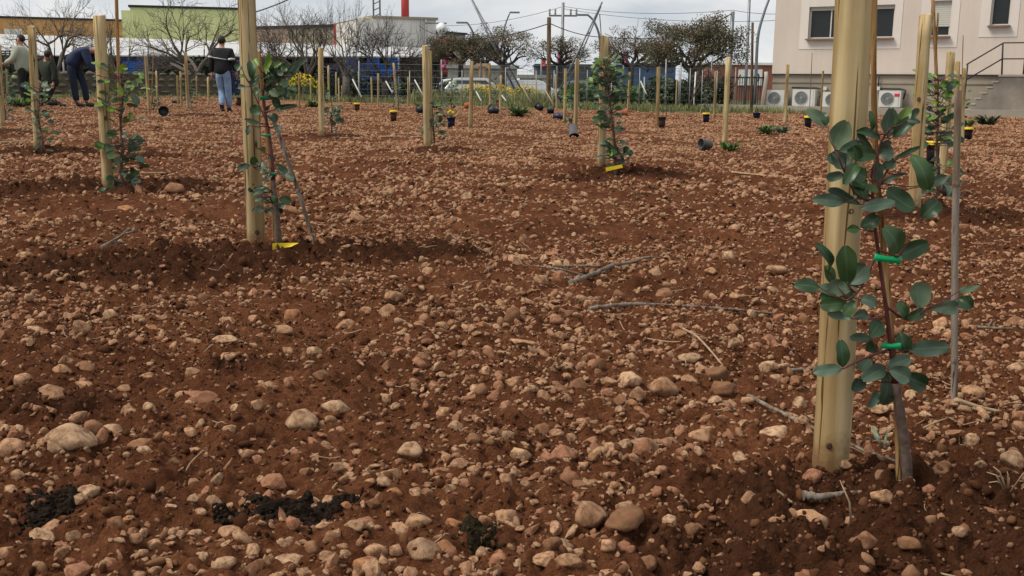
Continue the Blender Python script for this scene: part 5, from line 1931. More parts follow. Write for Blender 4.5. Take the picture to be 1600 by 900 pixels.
pole('street_lamp', [(740, 110), (740, 58), (732, 38), (728, 35)], (.09, .05), 75, 'hooked street lamp above the dark rounded tree', 'metal_grey', 'street lamp', lamp_head(-.3))
pole('street_lamp', [(752, 120), (752, 88), (756, 74), (764, 68)], (.08, .05), 64, 'small hooked lamp in front of the dark rounded tree', 'metal_grey', 'street lamp', lamp_head(.2))
def globe(e, t):
    MB().lathe([(.02, -.35), (.16, -.3), (.33, -.02), (.33, .1), (.18, .34), (.02, .4)], 12, t).build('globe', 'white_paint', e)
    MB().lathe([(.10, -.5), (.22, -.36), (.10, -.3)], 10, t).build('collar', 'metal_grey', e)
    MB().box(t + Vector((-.35, 0, .35)), (1.3, .1, .08)).build('arm', 'metal_grey', e)
pole('street_lamp', [(690, 122), (690, 46)], (.10, .08), 62, 'old globe lamp on a brown post by the red hoarding', 'pole_wood', 'street lamp', globe)
def lean_pair(px, label, D):
    (x0, y0), (x1, y1) = px
    a, b = P(x0, y0, D), P(x1, y1, D)
    g = Hs(a.x, D)
    a2 = a + (a - b) * ((a.z - g) / max(.1, b.z - a.z))
    o = a2
    e = thing('leaning_mast', label, 'mast', o)
    MB().tube(rel([a2, b], o), [.06, .045], 7).build('main_rail', 'metal_grey', e)
    off = Vector((.42, .2, 0))
    MB().tube(rel([a2 + off, b + off * .12 - (b - a2) * .04], o), [.045, .03], 6).build('second_rail', 'metal_grey', e)
    for k in range(6):
        f = .12 + k * .14
        MB().tube(rel([a2.lerp(b, f), a2.lerp(b, f + .05) + off * (1 - f)], o), .025, 4).build('rung', 'metal_grey', e)
lean_pair(((786, 102), (733, -8)), 'steel mast leaning left, out of the top edge', 56)
lean_pair(((897, 94), (941, 3)), 'steel mast leaning right, left of the bushy sapling stake', 56)
pole('thin_pole', [(946, 150), (937, 22)], (.022, .016), 36, 'thin dark rod left of the bushy sapling stake top', 'pole_wood')

def banner(px, ytop, ybot, w, D, label, m):
    t, q = P(px, ytop, D), P(px, ybot, D)
    b = Vector((t.x, D, Hs(t.x, D)))
    e = thing('banner', label, 'banner', b, 0, 'coloured banners by the road')
    MB().tube([(0, 0, -.1), (0, 0, t.z - b.z + .1)], .05, 6).build('mast', 'metal_grey', e)
    mb = MB()
    W = w / pxm(D)
    N = 8
    for i in range(N + 1):
        f = i / N
        z = (t.z + (q.z - t.z) * f) - b.z
        for x in (.05, .05 + W):
            mb.v.append((x - f * .12 * W, .12 * math.sin(f * 4 + x), z))
    for i in range(N):
        mb.f.append((2 * i, 2 * i + 1, 2 * i + 3, 2 * i + 2)); mb.s.append(True)
    c = mb.build('cloth', m, e)
    c.modifiers.new('t', 'SOLIDIFY').thickness = .01
banner(690, 82, 106, 6, 60, 'pink banner below the globe lamp', 'sign_pink')
banner(871, 80, 103, 7, 66, 'pink banner behind the grey utility pole', 'sign_pink')
banner(846, 90, 104, 6, 64, 'red banner left of the wooden pole', 'sign_red')
banner(975, 80, 100, 6, 66, 'pink banner in the rusty tree', 'sign_pink')

def cable(pts, rad, label, D=None):
    p = [P(*q) for q in pts]
    path = []
    for a, b in zip(p, p[1:]):
        L = (b - a).length
        for k in range(12):
            f = k / 12
            path.append(a.lerp(b, f) + Vector((0, 0, -L * .02 * 4 * f * (1 - f))))
    path.append(p[-1])
    o = p[0]
    return tag(MB().tube(rel(path, o), rad, 5).build('overhead_cable', 'metal_dark', None, o), label, 'cable', 'overhead cables')
cable([(690, 56, 62), (857, 37, 45)], .022, 'thick sagging cable from the globe lamp to the wooden pole')
cable([(858, 36, 45), (946, 58, 52), (1100, 52, 58)], .02, 'thick cable running right from the wooden pole')
cable([(690, 40, 90), (877, 11, 75)], .016, 'upper thin wire left of the grey utility pole')
cable([(880, 10, 75), (1145, 16, 62), (1215, 22, 60)], .014, 'upper thin wire from the grey utility pole to the house')
cable([(882, 14, 75), (1214, 32, 62)], .014, 'lower thin wire from the grey utility pole to the house')
cable([(1145, 20, 62), (1090, 48, 60)], .03, 'wire dropping into the dense dark tree')
cable([(655, 40, 70), (693, 54, 62)], .03, 'short cable from the white building to the globe lamp')
cable([(395, 20, 60), (462, -6, 60)], .035, 'wire crossing the sky above the olive building')

# ------------------------------------------------------------------ wire fence
mat('strut_pale', (0.48, 0.46, 0.41), .7)
def fence():
    D = 35.5
    a = P(560, 150, D)
    e = thing('wire_fence', 'wire fence with thin metal posts and pale struts behind the field', 'fence', (a.x, D, 0))
    o = Vector((a.x, D, 0))
    top = 108
    for px in (560, 640, 690, 722, 790, 838, 866, 918, 962, 1000, 1062, 1079, 1098, 1121, 1150):
        q = P(px, top + random.uniform(-3, 4), D + random.uniform(-.2, .2))
        MB().tube(rel([(q.x, q.y, Hs(q.x, q.y) - .2), q], o), .016, 6).build('post', 'galvanised', e)
    x0, x1 = P(560, 150, D).x, P(1165, 150, D).x
    for k in range(7):
        z = .12 + k * .21
        MB().tube(rel([(x0, D, z), ((x0 + x1) / 2, D, z - .01), (x1, D, z - .09)], o), .0045, 4).build('wire', 'metal_grey', e)
    vw = MB()
    x = x0
    while x < x1:
        vw.tube(rel([(x, D, .02), (x, D, 1.35)], o), .003, 3, cap=False)
        x += .16
    kind(vw.build('mesh_wires', 'metal_grey', e), 'stuff')
    for (x0_, y0_, x1_, y1_, m) in ((551, 124, 565, 152, 'strut_pale'), (603, 127, 613, 145, 'strut_pale'), (648, 125, 661, 149, 'strut_pale'), (744, 143, 752, 158, 'strut_pale'),
                                   (784, 149, 791, 158, 'strut_pale'), (813, 130, 830, 161, 'straw'), (851, 139, 866, 166, 'straw'), (1001, 127, 1010, 147, 'strut_pale'), (1096, 124, 1073, 174, 'pole_wood'), (1157, 117, 1140, 148, 'pole_wood')):
        p, q = P(x0_, y0_, D - .3), P(x1_, y1_, D - .9)
        MB().tube(rel([p, q], o), .024, 6).build('strut', m, e)
fence()
def vine_posts():
    for k, (px, yt, yb, m) in enumerate(((1065, 98, 165, 'galvanised'), (1086, 112, 160, 'white_paint'), (1112, 88, 165, 'galvanised'), (1135, 122, 160, 'galvanised'), (1042, 92, 140, 'galvanised'), (956, 118, 160, 'galvanised'), (1008, 120, 160, 'galvanised'), (560, 95, 150, 'galvanised'), (622, 88, 160, 'galvanised'))):
        D = 38 + (k % 3) * 1.5
        t = P(px, yt, D)
        b = Vector((t.x, D, Hs(t.x, D)))
        o = MB().tube([(0, 0, -.2), (random.uniform(-.03, .03), 0, t.z - b.z)], .026, 6).build('metal_post', m, None, b)
        tag(o, ['tall pale rod behind the fence in front of the dense dark tree', 'white rod behind the fence below the dense dark tree', 'tallest grey rod behind the fence, right of the dense dark tree trunk', 'short grey rod behind the fence near the gate',
                'grey rod standing left of the dense dark tree', 'short rod behind the fence just right of the bushy sapling', 'short rod behind the fence below the blue hall', 'thin rod in front of the blue crates', 'tall thin rod leaning before the big bare tree'][k], 'post', 'thin metal rods behind the wire fence')
vine_posts()

# barred gate beside the house
a, b = P(1142, 121, 38), P(1193, 121, 38)
o = Vector((a.x, 38, Hs(a.x, 38)))
e = thing('barred_gate', 'dark barred metal gate between the fence and the house', 'gate', o)
z1 = a.z - o.z
W = b.x - a.x
for z in (.12, z1):
    MB().box((W / 2, 0, z), (W, .05, .05)).build('rail', 'metal_dark', e)
for k in range(15):
    MB().box((W * k / 14, 0, z1 / 2 + .05), (.022, .022, z1 - .1)).build('bar', 'metal_dark', e)
for x in (-.06, W + .06):
    MB().box((x, 0, z1 / 2), (.08, .08, z1 + .25)).build('gate_post', 'metal_dark', e)
p = P(1197, 112, 37.5)
o = Vector((p.x, 37.5, Hs(p.x, 37.5)))
tag(MB().tube([(-.08, 0, 0), (.02, 0, p.z - o.z - .2), (0, 0, p.z - o.z)], .07, 8).build('leaning_post', 'concrete_pale', None, o), 'pale slanting post beside the barred gate at the house corner', 'post')

# ------------------------------------------------------------------ parked cars
mat('car_silver', (0.50, 0.52, 0.53), .3, .5, var=.03)
mat('car_white', (0.72, 0.73, 0.73), .3, var=.03)
mat('car_grey', (0.16, 0.18, 0.20), .3, .4, var=.03)
mat('car_glass', (0.02, 0.025, 0.03), .08, var=.05, spec=.6)
mat('tyre', (0.015, 0.015, 0.015), .9)
def car(px, D, m, label, flip=1, hgt=1.45):
    x = P(px, 120, D).x
    e = thing('parked_car', label, 'car', (x, D, -.54), 0 if flip > 0 else math.pi, 'cars parked on the road')
    prof = [(-2.0, .35), (-2.05, .6), (-1.95, .9), (-1.7, 1.0), (-1.35, hgt - .06), (-.9, hgt), (.3, hgt), (.55, hgt - .05), (1.1, .98), (1.85, .82), (2.05, .62), (2.05, .35)]
    mb = MB()
    n = len(prof)
    for y, k in ((-.85, .0), (-.78, .0), (.78, 0), (.85, 0)):
        for px_, pz in prof:
            ins = .14 * max(0, (pz - .9) / .55)
            yy = y * (1 - ins) if abs(y) > .8 else y * (1 - ins)
            mb.v.append((px_ * (1 if abs(y) < .8 else .985), yy, pz - (0 if abs(y) < .8 else .03)))
    for s in range(3):
        for i in range(n):
            j = (i + 1) % n
            mb.f.append((s * n + i, s * n + j, (s + 1) * n + j, (s + 1) * n + i)); mb.s.append(True)
    mb.f += [tuple(range(n))[::-1], tuple(3 * n + i for i in range(n))]
    mb.s += [False, False]
    mb.build('body', m, e)
    for y in (-1, 1):
        for a0, a1 in ((-1.28, -.42), (-.36, .42)):
            t0, t1 = a0 + .15 if a0 < -1 else a0, a1 - .02 if a1 > .4 else a1
            w = MB().poly([(a0, y * .815, 1.0), (a1 + (.42 if a1 > .4 else 0), y * .815, 1.0), (t1, y * .745, hgt - .13), (t0, y * .745, hgt - .13)])
            ob = w.build('window', 'car_glass', e)
            ob.modifiers.new('t', 'SOLIDIFY').thickness = .03
        for wx in (-1.3, 1.3):
            wh = MB().tube([(wx, y * .66, .31), (wx, y * .87, .31)], .31, 18).build('wheel', 'tyre', e)
            MB().tube([(wx, y * .86, .31), (wx, y * .885, .31)], .19, 14).build('rim', 'galvanised', wh)
        MB().box((2.0, y * .62, .70), (.14, .3, .14)).build('headlight', 'white_paint', e)
        MB().box((-2.0, y * .66, .78), (.10, .22, .2)).build('tail_light', 'sign_red', e)
    ws = MB().poly([(.62, -.66, hgt - .1), (.62, .66, hgt - .1), (1.12, .72, 1.0), (1.12, -.72, 1.0)]).build('windscreen', 'car_glass', e)
    ws.modifiers.new('t', 'SOLIDIFY').thickness = .03
    rw = MB().poly([(-1.42, .66, hgt - .12), (-1.42, -.66, hgt - .12), (-1.75, -.7, 1.0), (-1.75, .7, 1.0)]).build('rear_window', 'car_glass', e)
    rw.modifiers.new('t', 'SOLIDIFY').thickness = .03
    return e
car(748, 54, 'car_silver', 'silver hatchback parked behind the yellow flowers, nearest the orange kiosk', 1, 1.52)
car(708, 56, 'car_white', 'white car parked left of the silver hatchback', -1, 1.45)
car(832, 57, 'car_white', 'white car parked left of the wooden pole', 1, 1.42)
car(905, 58, 'car_grey', 'grey car parked right of the wooden pole', -1, 1.42)

# ================================================================== house on the right
facade_mat('house_wall', (0.59, 0.505, 0.435), var=.05)
facade_mat('house_plinth', (0.30, 0.255, 0.195), var=.16)
facade_mat('surround_white', (0.66, 0.60, 0.55), var=.03)
facade_mat('concrete', (0.36, 0.32, 0.26), var=.2, rough=.9)
facade_mat('stair_render', (0.27, 0.235, 0.195), var=.4, rough=.9)
mat('sill_brick', (0.22, 0.13, 0.085), .8)
mat('window_frame', (0.55, 0.54, 0.50), .5, var=.05)
mat('window_glass', (0.018, 0.020, 0.021), .10, var=.1, spec=.35)
mat('shutter', (0.50, 0.49, 0.44), .6, var=.05)
mat('ac_white', (0.52, 0.52, 0.49), .5, var=.05)
mat('ac_grille', (0.22, 0.225, 0.23), .6, var=.1)

HA, HB = P(1206, 117, 38.5), P(1600, 117, 34.0)
HDIR = Vector((HB.x - HA.x, HB.y - HA.y, 0)).normalized()
HRZ = math.atan2(HDIR.y, HDIR.x)
HN = Vector((HDIR.y, -HDIR.x, 0))          # towards the camera
HZ0 = Hs(HA.x, HA.y) - 0.02
HO = Vector((HA.x, HA.y, HZ0))
def F(px, py, out=0.0):
    """photo pixel on the facade (or a plane 'out' metres in front of it) -> (along, up) in house coordinates"""
    d = ray(px, py)
    c = Vector((0, 0, CAMH))
    o = HO + HN * out
    t = (o - c).dot(HN) / d.dot(HN)
    p = c + d * t - HO
    return p.dot(HDIR), p.z
LEN, DEEP, TALL = 15.0, 9.0, 6.6
house = thing('house', 'beige rendered house with white-framed windows at the right', 'house', HO, HRZ)
_, zband = F(1330, 116)
# openings: photo left, right, top, bottom
WIN = [(1262, 1395, 9, 60), (1451, 1483, 1, 57), (1546, 1577, -42, 40)]
rects = []
for l, r_, t, b_ in WIN:
    s0, s1 = F(l, b_)[0], F(r_, b_)[0]
    m_ = (l + r_) / 2
    rects.append((s0, s1, F(m_, b_)[1], F(m_, t)[1]))
_sd = F(1598, 110)[0]
rects_all = rects + [(_sd, _sd + .95, zband + .02, zband + 2.1)]
# wall with real openings: cells between all the edges
us = sorted({0.0, LEN} | {r[0] for r in rects_all} | {r[1] for r in rects_all})
zs = sorted({zband, TALL} | {r[2] for r in rects_all} | {r[3] for r in rects_all})
mb = MB()
for u0, u1 in zip(us, us[1:]):
    for z0, z1 in zip(zs, zs[1:]):
        uc, zc_ = (u0 + u1) / 2, (z0 + z1) / 2
        if any(r[0] < uc < r[1] and r[2] < zc_ < r[3] for r in rects_all):
            continue
        mb.poly([(u0, 0, z0), (u1, 0, z0), (u1, 0, z1), (u0, 0, z1)])
for r in rects_all:
    d = .22
    mb.poly([(r[0], 0, r[2]), (r[0], 0, r[3]), (r[0], d, r[3]), (r[0], d, r[2])])
    mb.poly([(r[1], 0, r[3]), (r[1], 0, r[2]), (r[1], d, r[2]), (r[1], d, r[3])])
    mb.poly([(r[0], 0, r[3]), (r[1], 0, r[3]), (r[1], d, r[3]), (r[0], d, r[3])])
    mb.poly([(r[1], 0, r[2]), (r[0], 0, r[2]), (r[0], d, r[2]), (r[1], d, r[2])])
mb.poly([(0, DEEP, zband), (0, 0, zband), (0, 0, TALL), (0, DEEP, TALL)])
mb.poly([(LEN, 0, zband), (LEN, DEEP, zband), (LEN, DEEP, TALL), (LEN, 0, TALL)])
mb.poly([(LEN, DEEP, zband), (0, DEEP, zband), (0, DEEP, TALL), (LEN, DEEP, TALL)])
mb.build('wall', 'house_wall', house)
MB().box((LEN / 2, DEEP / 2, TALL + .12), (LEN + .5, DEEP + .5, .24)).build('roof', 'surround_white', house)
MB().box((LEN / 2, DEEP / 2 + .04, zband / 2 - .2), (LEN - .06, DEEP, zband + .4 - .004)).build('plinth', 'house_plinth', house)
MB().box((LEN / 2 - .02, -.025, zband - .01), (LEN + .02, .05, .035)).build('drip_moulding', 'metal_dark', house)
MB().box((LEN / 2 - .02, .02, zband - .30), (LEN, .03, .025)).build('plinth_line', 'stair_render', house)
# back of the rooms
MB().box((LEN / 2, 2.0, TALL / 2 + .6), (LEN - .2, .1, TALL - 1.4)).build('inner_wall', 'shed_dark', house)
for k, r in enumerate(rects):
    w, hgt = r[1] - r[0], r[3] - r[2]
    win = MB()
    fr = .055
    for c, dd in (((r[0] + fr / 2, .15, (r[2] + r[3]) / 2), (fr, .06, hgt - .004)), ((r[1] - fr / 2, .15, (r[2] + r[3]) / 2), (fr, .06, hgt - .004)),
                  (((r[0] + r[1]) / 2, .15, r[3] - fr / 2), (w - 2 * fr, .06, fr)), (((r[0] + r[1]) / 2, .15, r[2] + fr / 2), (w - 2 * fr, .06, fr))):
        win.box(c, dd)
    win = win.build('window', 'window_frame', house)
    npane = 4 if k == 0 else 1
    for j in range(npane):
        u0, u1 = r[0] + fr + (w - 2 * fr) * j / npane, r[0] + fr + (w - 2 * fr) * (j + 1) / npane
        g = MB().box(((u0 + u1) / 2, .16, (r[2] + r[3]) / 2), (u1 - u0 - .03, .012, hgt - 2 * fr)).build('pane', 'window_glass', win)
        if j:
            MB().box((u0, .145, (r[2] + r[3]) / 2), (.04, .05, hgt - 2 * fr)).build('mullion', 'window_frame', win)
    if k in (0, 1):
        part = .12 if k == 0 else .72
        zt = r[3] - .004
        zb_ = r[3] - hgt * part
        nsl = 2 if k == 0 else 12
        for j in range(nsl):
            z0_ = zb_ + (zt - zb_) * (j + .5) / nsl
            MB().box(((r[0] + r[1]) / 2, .10, z0_), (w - .03, .02, (zt - zb_) / nsl - .006)).build('slat', 'shutter', win)
    MB().box(((r[0] + r[1]) / 2, -.02, r[2] - .02), (w + .08, .34, .05)).build('sill', 'sill_brick', win)
    # painted surround, proud of the wall
    sl, sr, st, sb = .30, .26, .30, .36
    for c, dd in (((r[0] - sl / 2, -.008, (r[2] + r[3]) / 2), (sl, .016, hgt)), ((r[1] + sr / 2, -.008, (r[2] + r[3]) / 2), (sr, .016, hgt)),
                  (((r[0] - sl + r[1] + sr) / 2, -.008, r[3] + st / 2), (w + sl + sr, .016, st)), (((r[0] - sl + r[1] + sr) / 2, -.008, r[2] - sb / 2), (w + sl + sr, .016, sb))):
        MB().box(c, dd).build('surround', 'surround_white', win)
# door at the top of the stairs
r = rects_all[-1]
dr = MB().box(((r[0] + r[1]) / 2, .14, (r[2] + r[3]) / 2), (r[1] - r[0] - .01, .05, r[3] - r[2] - .01)).build('door', 'metal_dark', house)
MB().box((r[0] + .12, .09, r[2] + 1.0), (.03, .06, .16)).build('handle', 'galvanised', dr)
# pipes on the plinth
zp = F(1330, 138)[1]
for (x0, x1, zz) in ((F(1238, 140)[0], F(1285, 140)[0], zp), (F(1368, 140)[0], F(1416, 140)[0], zp)):
    MB().tube([(x0, -.06, zz), (x1 - .2, -.06, zz), (x1, -.06, zz - .05), (x1 - .05, -.08, zz - .35)], .03, 7).build('pipe', 'metal_dark', house)
for px in (1290, 1373):
    s_, z_ = F(px, 138)
    MB().box((s_, -.05, z_), (.12, .1, .12)).build('junction_box', 'ac_white', house)
MB().tube([(F(1374, 120)[0], -.05, zband - .02), (F(1374, 120)[0], -.05, zband - .5)], .02, 6).build('pipe', 'metal_dark', house)

# stairs with a railing
so = .95
sL, zL = F(1562, 116, so)
s0, _ = F(1508, 168, so)
land_z = zband - .06
nst = 6
stairs = thing('outside_stairs', 'stained concrete stairs with a dark railing against the house', 'stairs', HO, HRZ)
run = (sL - s0) / nst
for k in range(nst):
    z1 = land_z * (k + 1) / (nst + 1)
    xs_ = s0 + k * run
    MB().box((xs_ + run / 2, -so / 2 - .045, z1 / 2 - .12), (run, so - .01, z1 + .24)).build('step', 'stair_render', stairs)
    MB().box((xs_ + run / 2 - .03, -so / 2 - .05, z1 + .02), (run + .06, so + .02, .045)).build('tread', 'concrete', stairs)
MB().box((sL + 2.0, -so / 2 - .045, land_z / 2 - .06), (4.0, so - .01, land_z + .12)).build('landing', 'stair_render', stairs)
MB().box((sL + 2.0, -so / 2 - .05, land_z + .03), (4.06, so + .03, .06)).build('landing_slab', 'concrete', stairs)
rb = lambda px, py: F(px, py, so)
rail = MB()
def bar(p, q, rad=.022, nm='railing_bar'):
    MB().tube([(p[0], -so, p[1]), (q[0], -so, q[1])], rad, 6).build(nm, 'metal_dark', stairs)
bar(rb(1510, 101), rb(1568, 67)); bar(rb(1511, 124), rb(1566, 92)); bar(rb(1568, 67), (rb(1568, 67)[0] + 3.5, rb(1568, 67)[1])); bar(rb(1566, 92), (rb(1566, 92)[0] + 3.5, rb(1566, 92)[1]))
bar((rb(1512, 100)[0], .05), rb(1512, 100), .026, 'railing_post')
bar((rb(1567, 100)[0], land_z + .05), rb(1567, 67), .026, 'railing_post')

# air conditioners on the ground by the plinth
mat('logo_red', (0.5, 0.02, 0.03), .5)
def aircon(px0, px1, yt, yb, label, logo=None):
    out = .45
    a, b = F(px0, yb, out), F(px1, yt, out)
    w, hh = max(.72, b[0] - a[0]), b[1] - a[1]
    e = thing('air_conditioner', label, 'air conditioner', HO + HDIR * a[0] + HN * out + Vector((0, 0, a[1])), HRZ, 'air conditioners along the house plinth')
    MB().box((w / 2, .16, hh / 2), (w, .32, hh)).build('case', 'ac_white', e)
    cx, cz, rr = w * .40, hh * .5, hh * .40
    g = MB().lathe([(rr, 0), (rr, .03), (rr * .93, .035), (rr * .93, .01)], 24)
    fan = MB()
    N = 24
    fan.poly([(cx + rr * .97 * math.cos(2 * math.pi * k / N), -.004, cz + rr * .97 * math.sin(2 * math.pi * k / N)) for k in range(N)][::-1])
    f = fan.build('fan_opening', 'ac_grille', e)
    for q in (.25, .45, .65, .85, 1.0):
        ring = MB().tube([(cx + rr * q * math.cos(2 * math.pi * k / N), -.014, cz + rr * q * math.sin(2 * math.pi * k / N)) for k in range(N + 1)], .007, 4, cap=False)
        ring.build('grille_ring', 'ac_white' if q == 1.0 else 'metal_grey', f)
    for k in range(5):
        w0 = 2 * math.pi * k / 5
        MB().poly([(cx + .04 * math.cos(w0), -.008, cz + .04 * math.sin(w0)), (cx + rr * .9 * math.cos(w0 - .25), -.008, cz + rr * .9 * math.sin(w0 - .25)), (cx + rr * .9 * math.cos(w0 + .35), -.008, cz + rr * .9 * math.sin(w0 + .35))]).build('blade', 'metal_grey', f)
    MB().box((cx, -.012, cz), (.09, .02, .09)).build('hub', 'galvanised', f)
    MB().box((w - .06, -.004, hh / 2), (.004, .008, hh - .03)).build('panel_seam', 'ac_grille', e)
    if logo:
        MB().box((w * .83, -.005, hh * .74), (.17, .01, .10)).build('logo', logo, e)
    for sx in (.1, w - .1):
        MB().box((sx, .16, -.04), (.08, .36, .08)).build('foot', 'metal_dark', e)
    base = HO.z + a[1] - .08
    MB().box((w / 2, .2, -.08 - .12), (w + .04, .40, .24)).build('plinth_block', 'concrete', e)
    return e
aircon(1197, 1226, 141, 166, 'first air conditioner from the house corner')
aircon(1237, 1274, 140, 166, 'second air conditioner from the house corner, behind a thin stake')
aircon(1284, 1322, 144, 168, 'third air conditioner, half hidden by the front stake')
aircon(1372, 1408, 142, 167, 'air conditioner with a red logo right of the front stake', 'logo_red')

# kerb in front of the house
ka, kb = gp(1092, 172), gp(1640, 186)
kd = Vector((kb.x - ka.x, kb.y - ka.y, 0))
L = kd.length
kr = math.atan2(kd.y, kd.x)
kz = min(Hs(ka.x, ka.y), Hs(kb.x, kb.y))
k_ = MB().box((L / 2, .1, .04), (L, .2, .26)).build('kerb', 'concrete', None, (ka.x, ka.y, kz + .06))
k_.rotation_euler = (0, 0, kr)
kind(k_, 'structure')
pv = MB().box((L / 2, .1 + 2.2, .0), (L, 4.0, .2)).build('path', 'concrete', None, (ka.x, ka.y, kz + .04))
pv.rotation_euler = (0, 0, kr)
kind(pv, 'structure')

# ================================================================== people
mat('skin', (0.36, 0.20, 0.14), .6, var=.08)
mat('hair_dark', (0.02, 0.014, 0.011), .7, var=.3, scale=40)
mat('jacket_black', (0.010, 0.011, 0.014), .8, var=.3)
mat('stripe_pale', (0.50, 0.53, 0.50), .6)
mat('jeans_pale', (0.19, 0.28, 0.42), .85, var=.25, scale=9)
mat('navy_top', (0.016, 0.026, 0.065), .8, var=.25)
mat('navy_trousers', (0.012, 0.018, 0.036), .85, var=.25)
mat('pale_green_top', (0.34, 0.37, 0.29), .85, var=.12)
mat('dark_trousers', (0.016, 0.017, 0.017), .85, var=.25)
mat('olive_top', (0.016, 0.022, 0.013), .85, var=.3)
mat('shoe_dark', (0.03, 0.027, 0.026), .7, var=.2)

def skinned(name, joints, edges, m, parent, sub=2, root=0):
    """one continuous tapered surface grown over a joint skeleton"""
    keys = list(joints)
    me = bpy.data.meshes.new(name)
    me.from_pydata([joints[k][0] for k in keys], [(keys.index(a), keys.index(b)) for a, b in edges], [])
    o = bpy.data.objects.new(name, me)
    COL.objects.link(o)
    o.modifiers.new('skin', 'SKIN').use_smooth_shade = True
    for i, k in enumerate(keys):
        sv = me.skin_vertices[0].data[i]
        sv.radius = joints[k][1] if hasattr(joints[k][1], '__len__') else (joints[k][1],) * 2
        sv.use_root = (i == root)
    ss = o.modifiers.new('sub', 'SUBSURF')
    ss.levels = ss.render_levels = sub
    dg = bpy.context.evaluated_depsgraph_get()
    ev = bpy.data.meshes.new_from_object(o.evaluated_get(dg))
    bpy.data.objects.remove(o)
    ev.polygons.foreach_set('use_smooth', [True] * len(ev.polygons))
    ev.materials.clear()
    ev.materials.append(MATS[m])
    return link(name, ev, parent)

def hand_mesh(w, d, side):
    """palm and five bent fingers; w = wrist, d = direction of the fingers"""
    w, d = Vector(w), Vector(d).normalized()
    s = d.cross(Vector((0, 1, 0)))
    s = s.normalized() if s.length > .1 else Vector((1, 0, 0))
    n = s.cross(d).normalized()
    mb = MB().tube([w, w + d * .04, w + d * .085], [.026, .036, .034], 8)
    for k, L in enumerate((.062, .074, .078, .068)):
        b = w + d * .08 + s * (k - 1.5) * .019
        mb.tube([b, b + d * L * .5 - n * .006, b + d * L * .85 - n * .03], [.0095, .009, .007], 6)
    b = w + d * .025 + s * .034 * side
    mb.tube([b, b + d * .03 + s * .03 * side, b + d * .06 + s * .032 * side - n * .012], [.011, .010, .008], 6)
    return mb

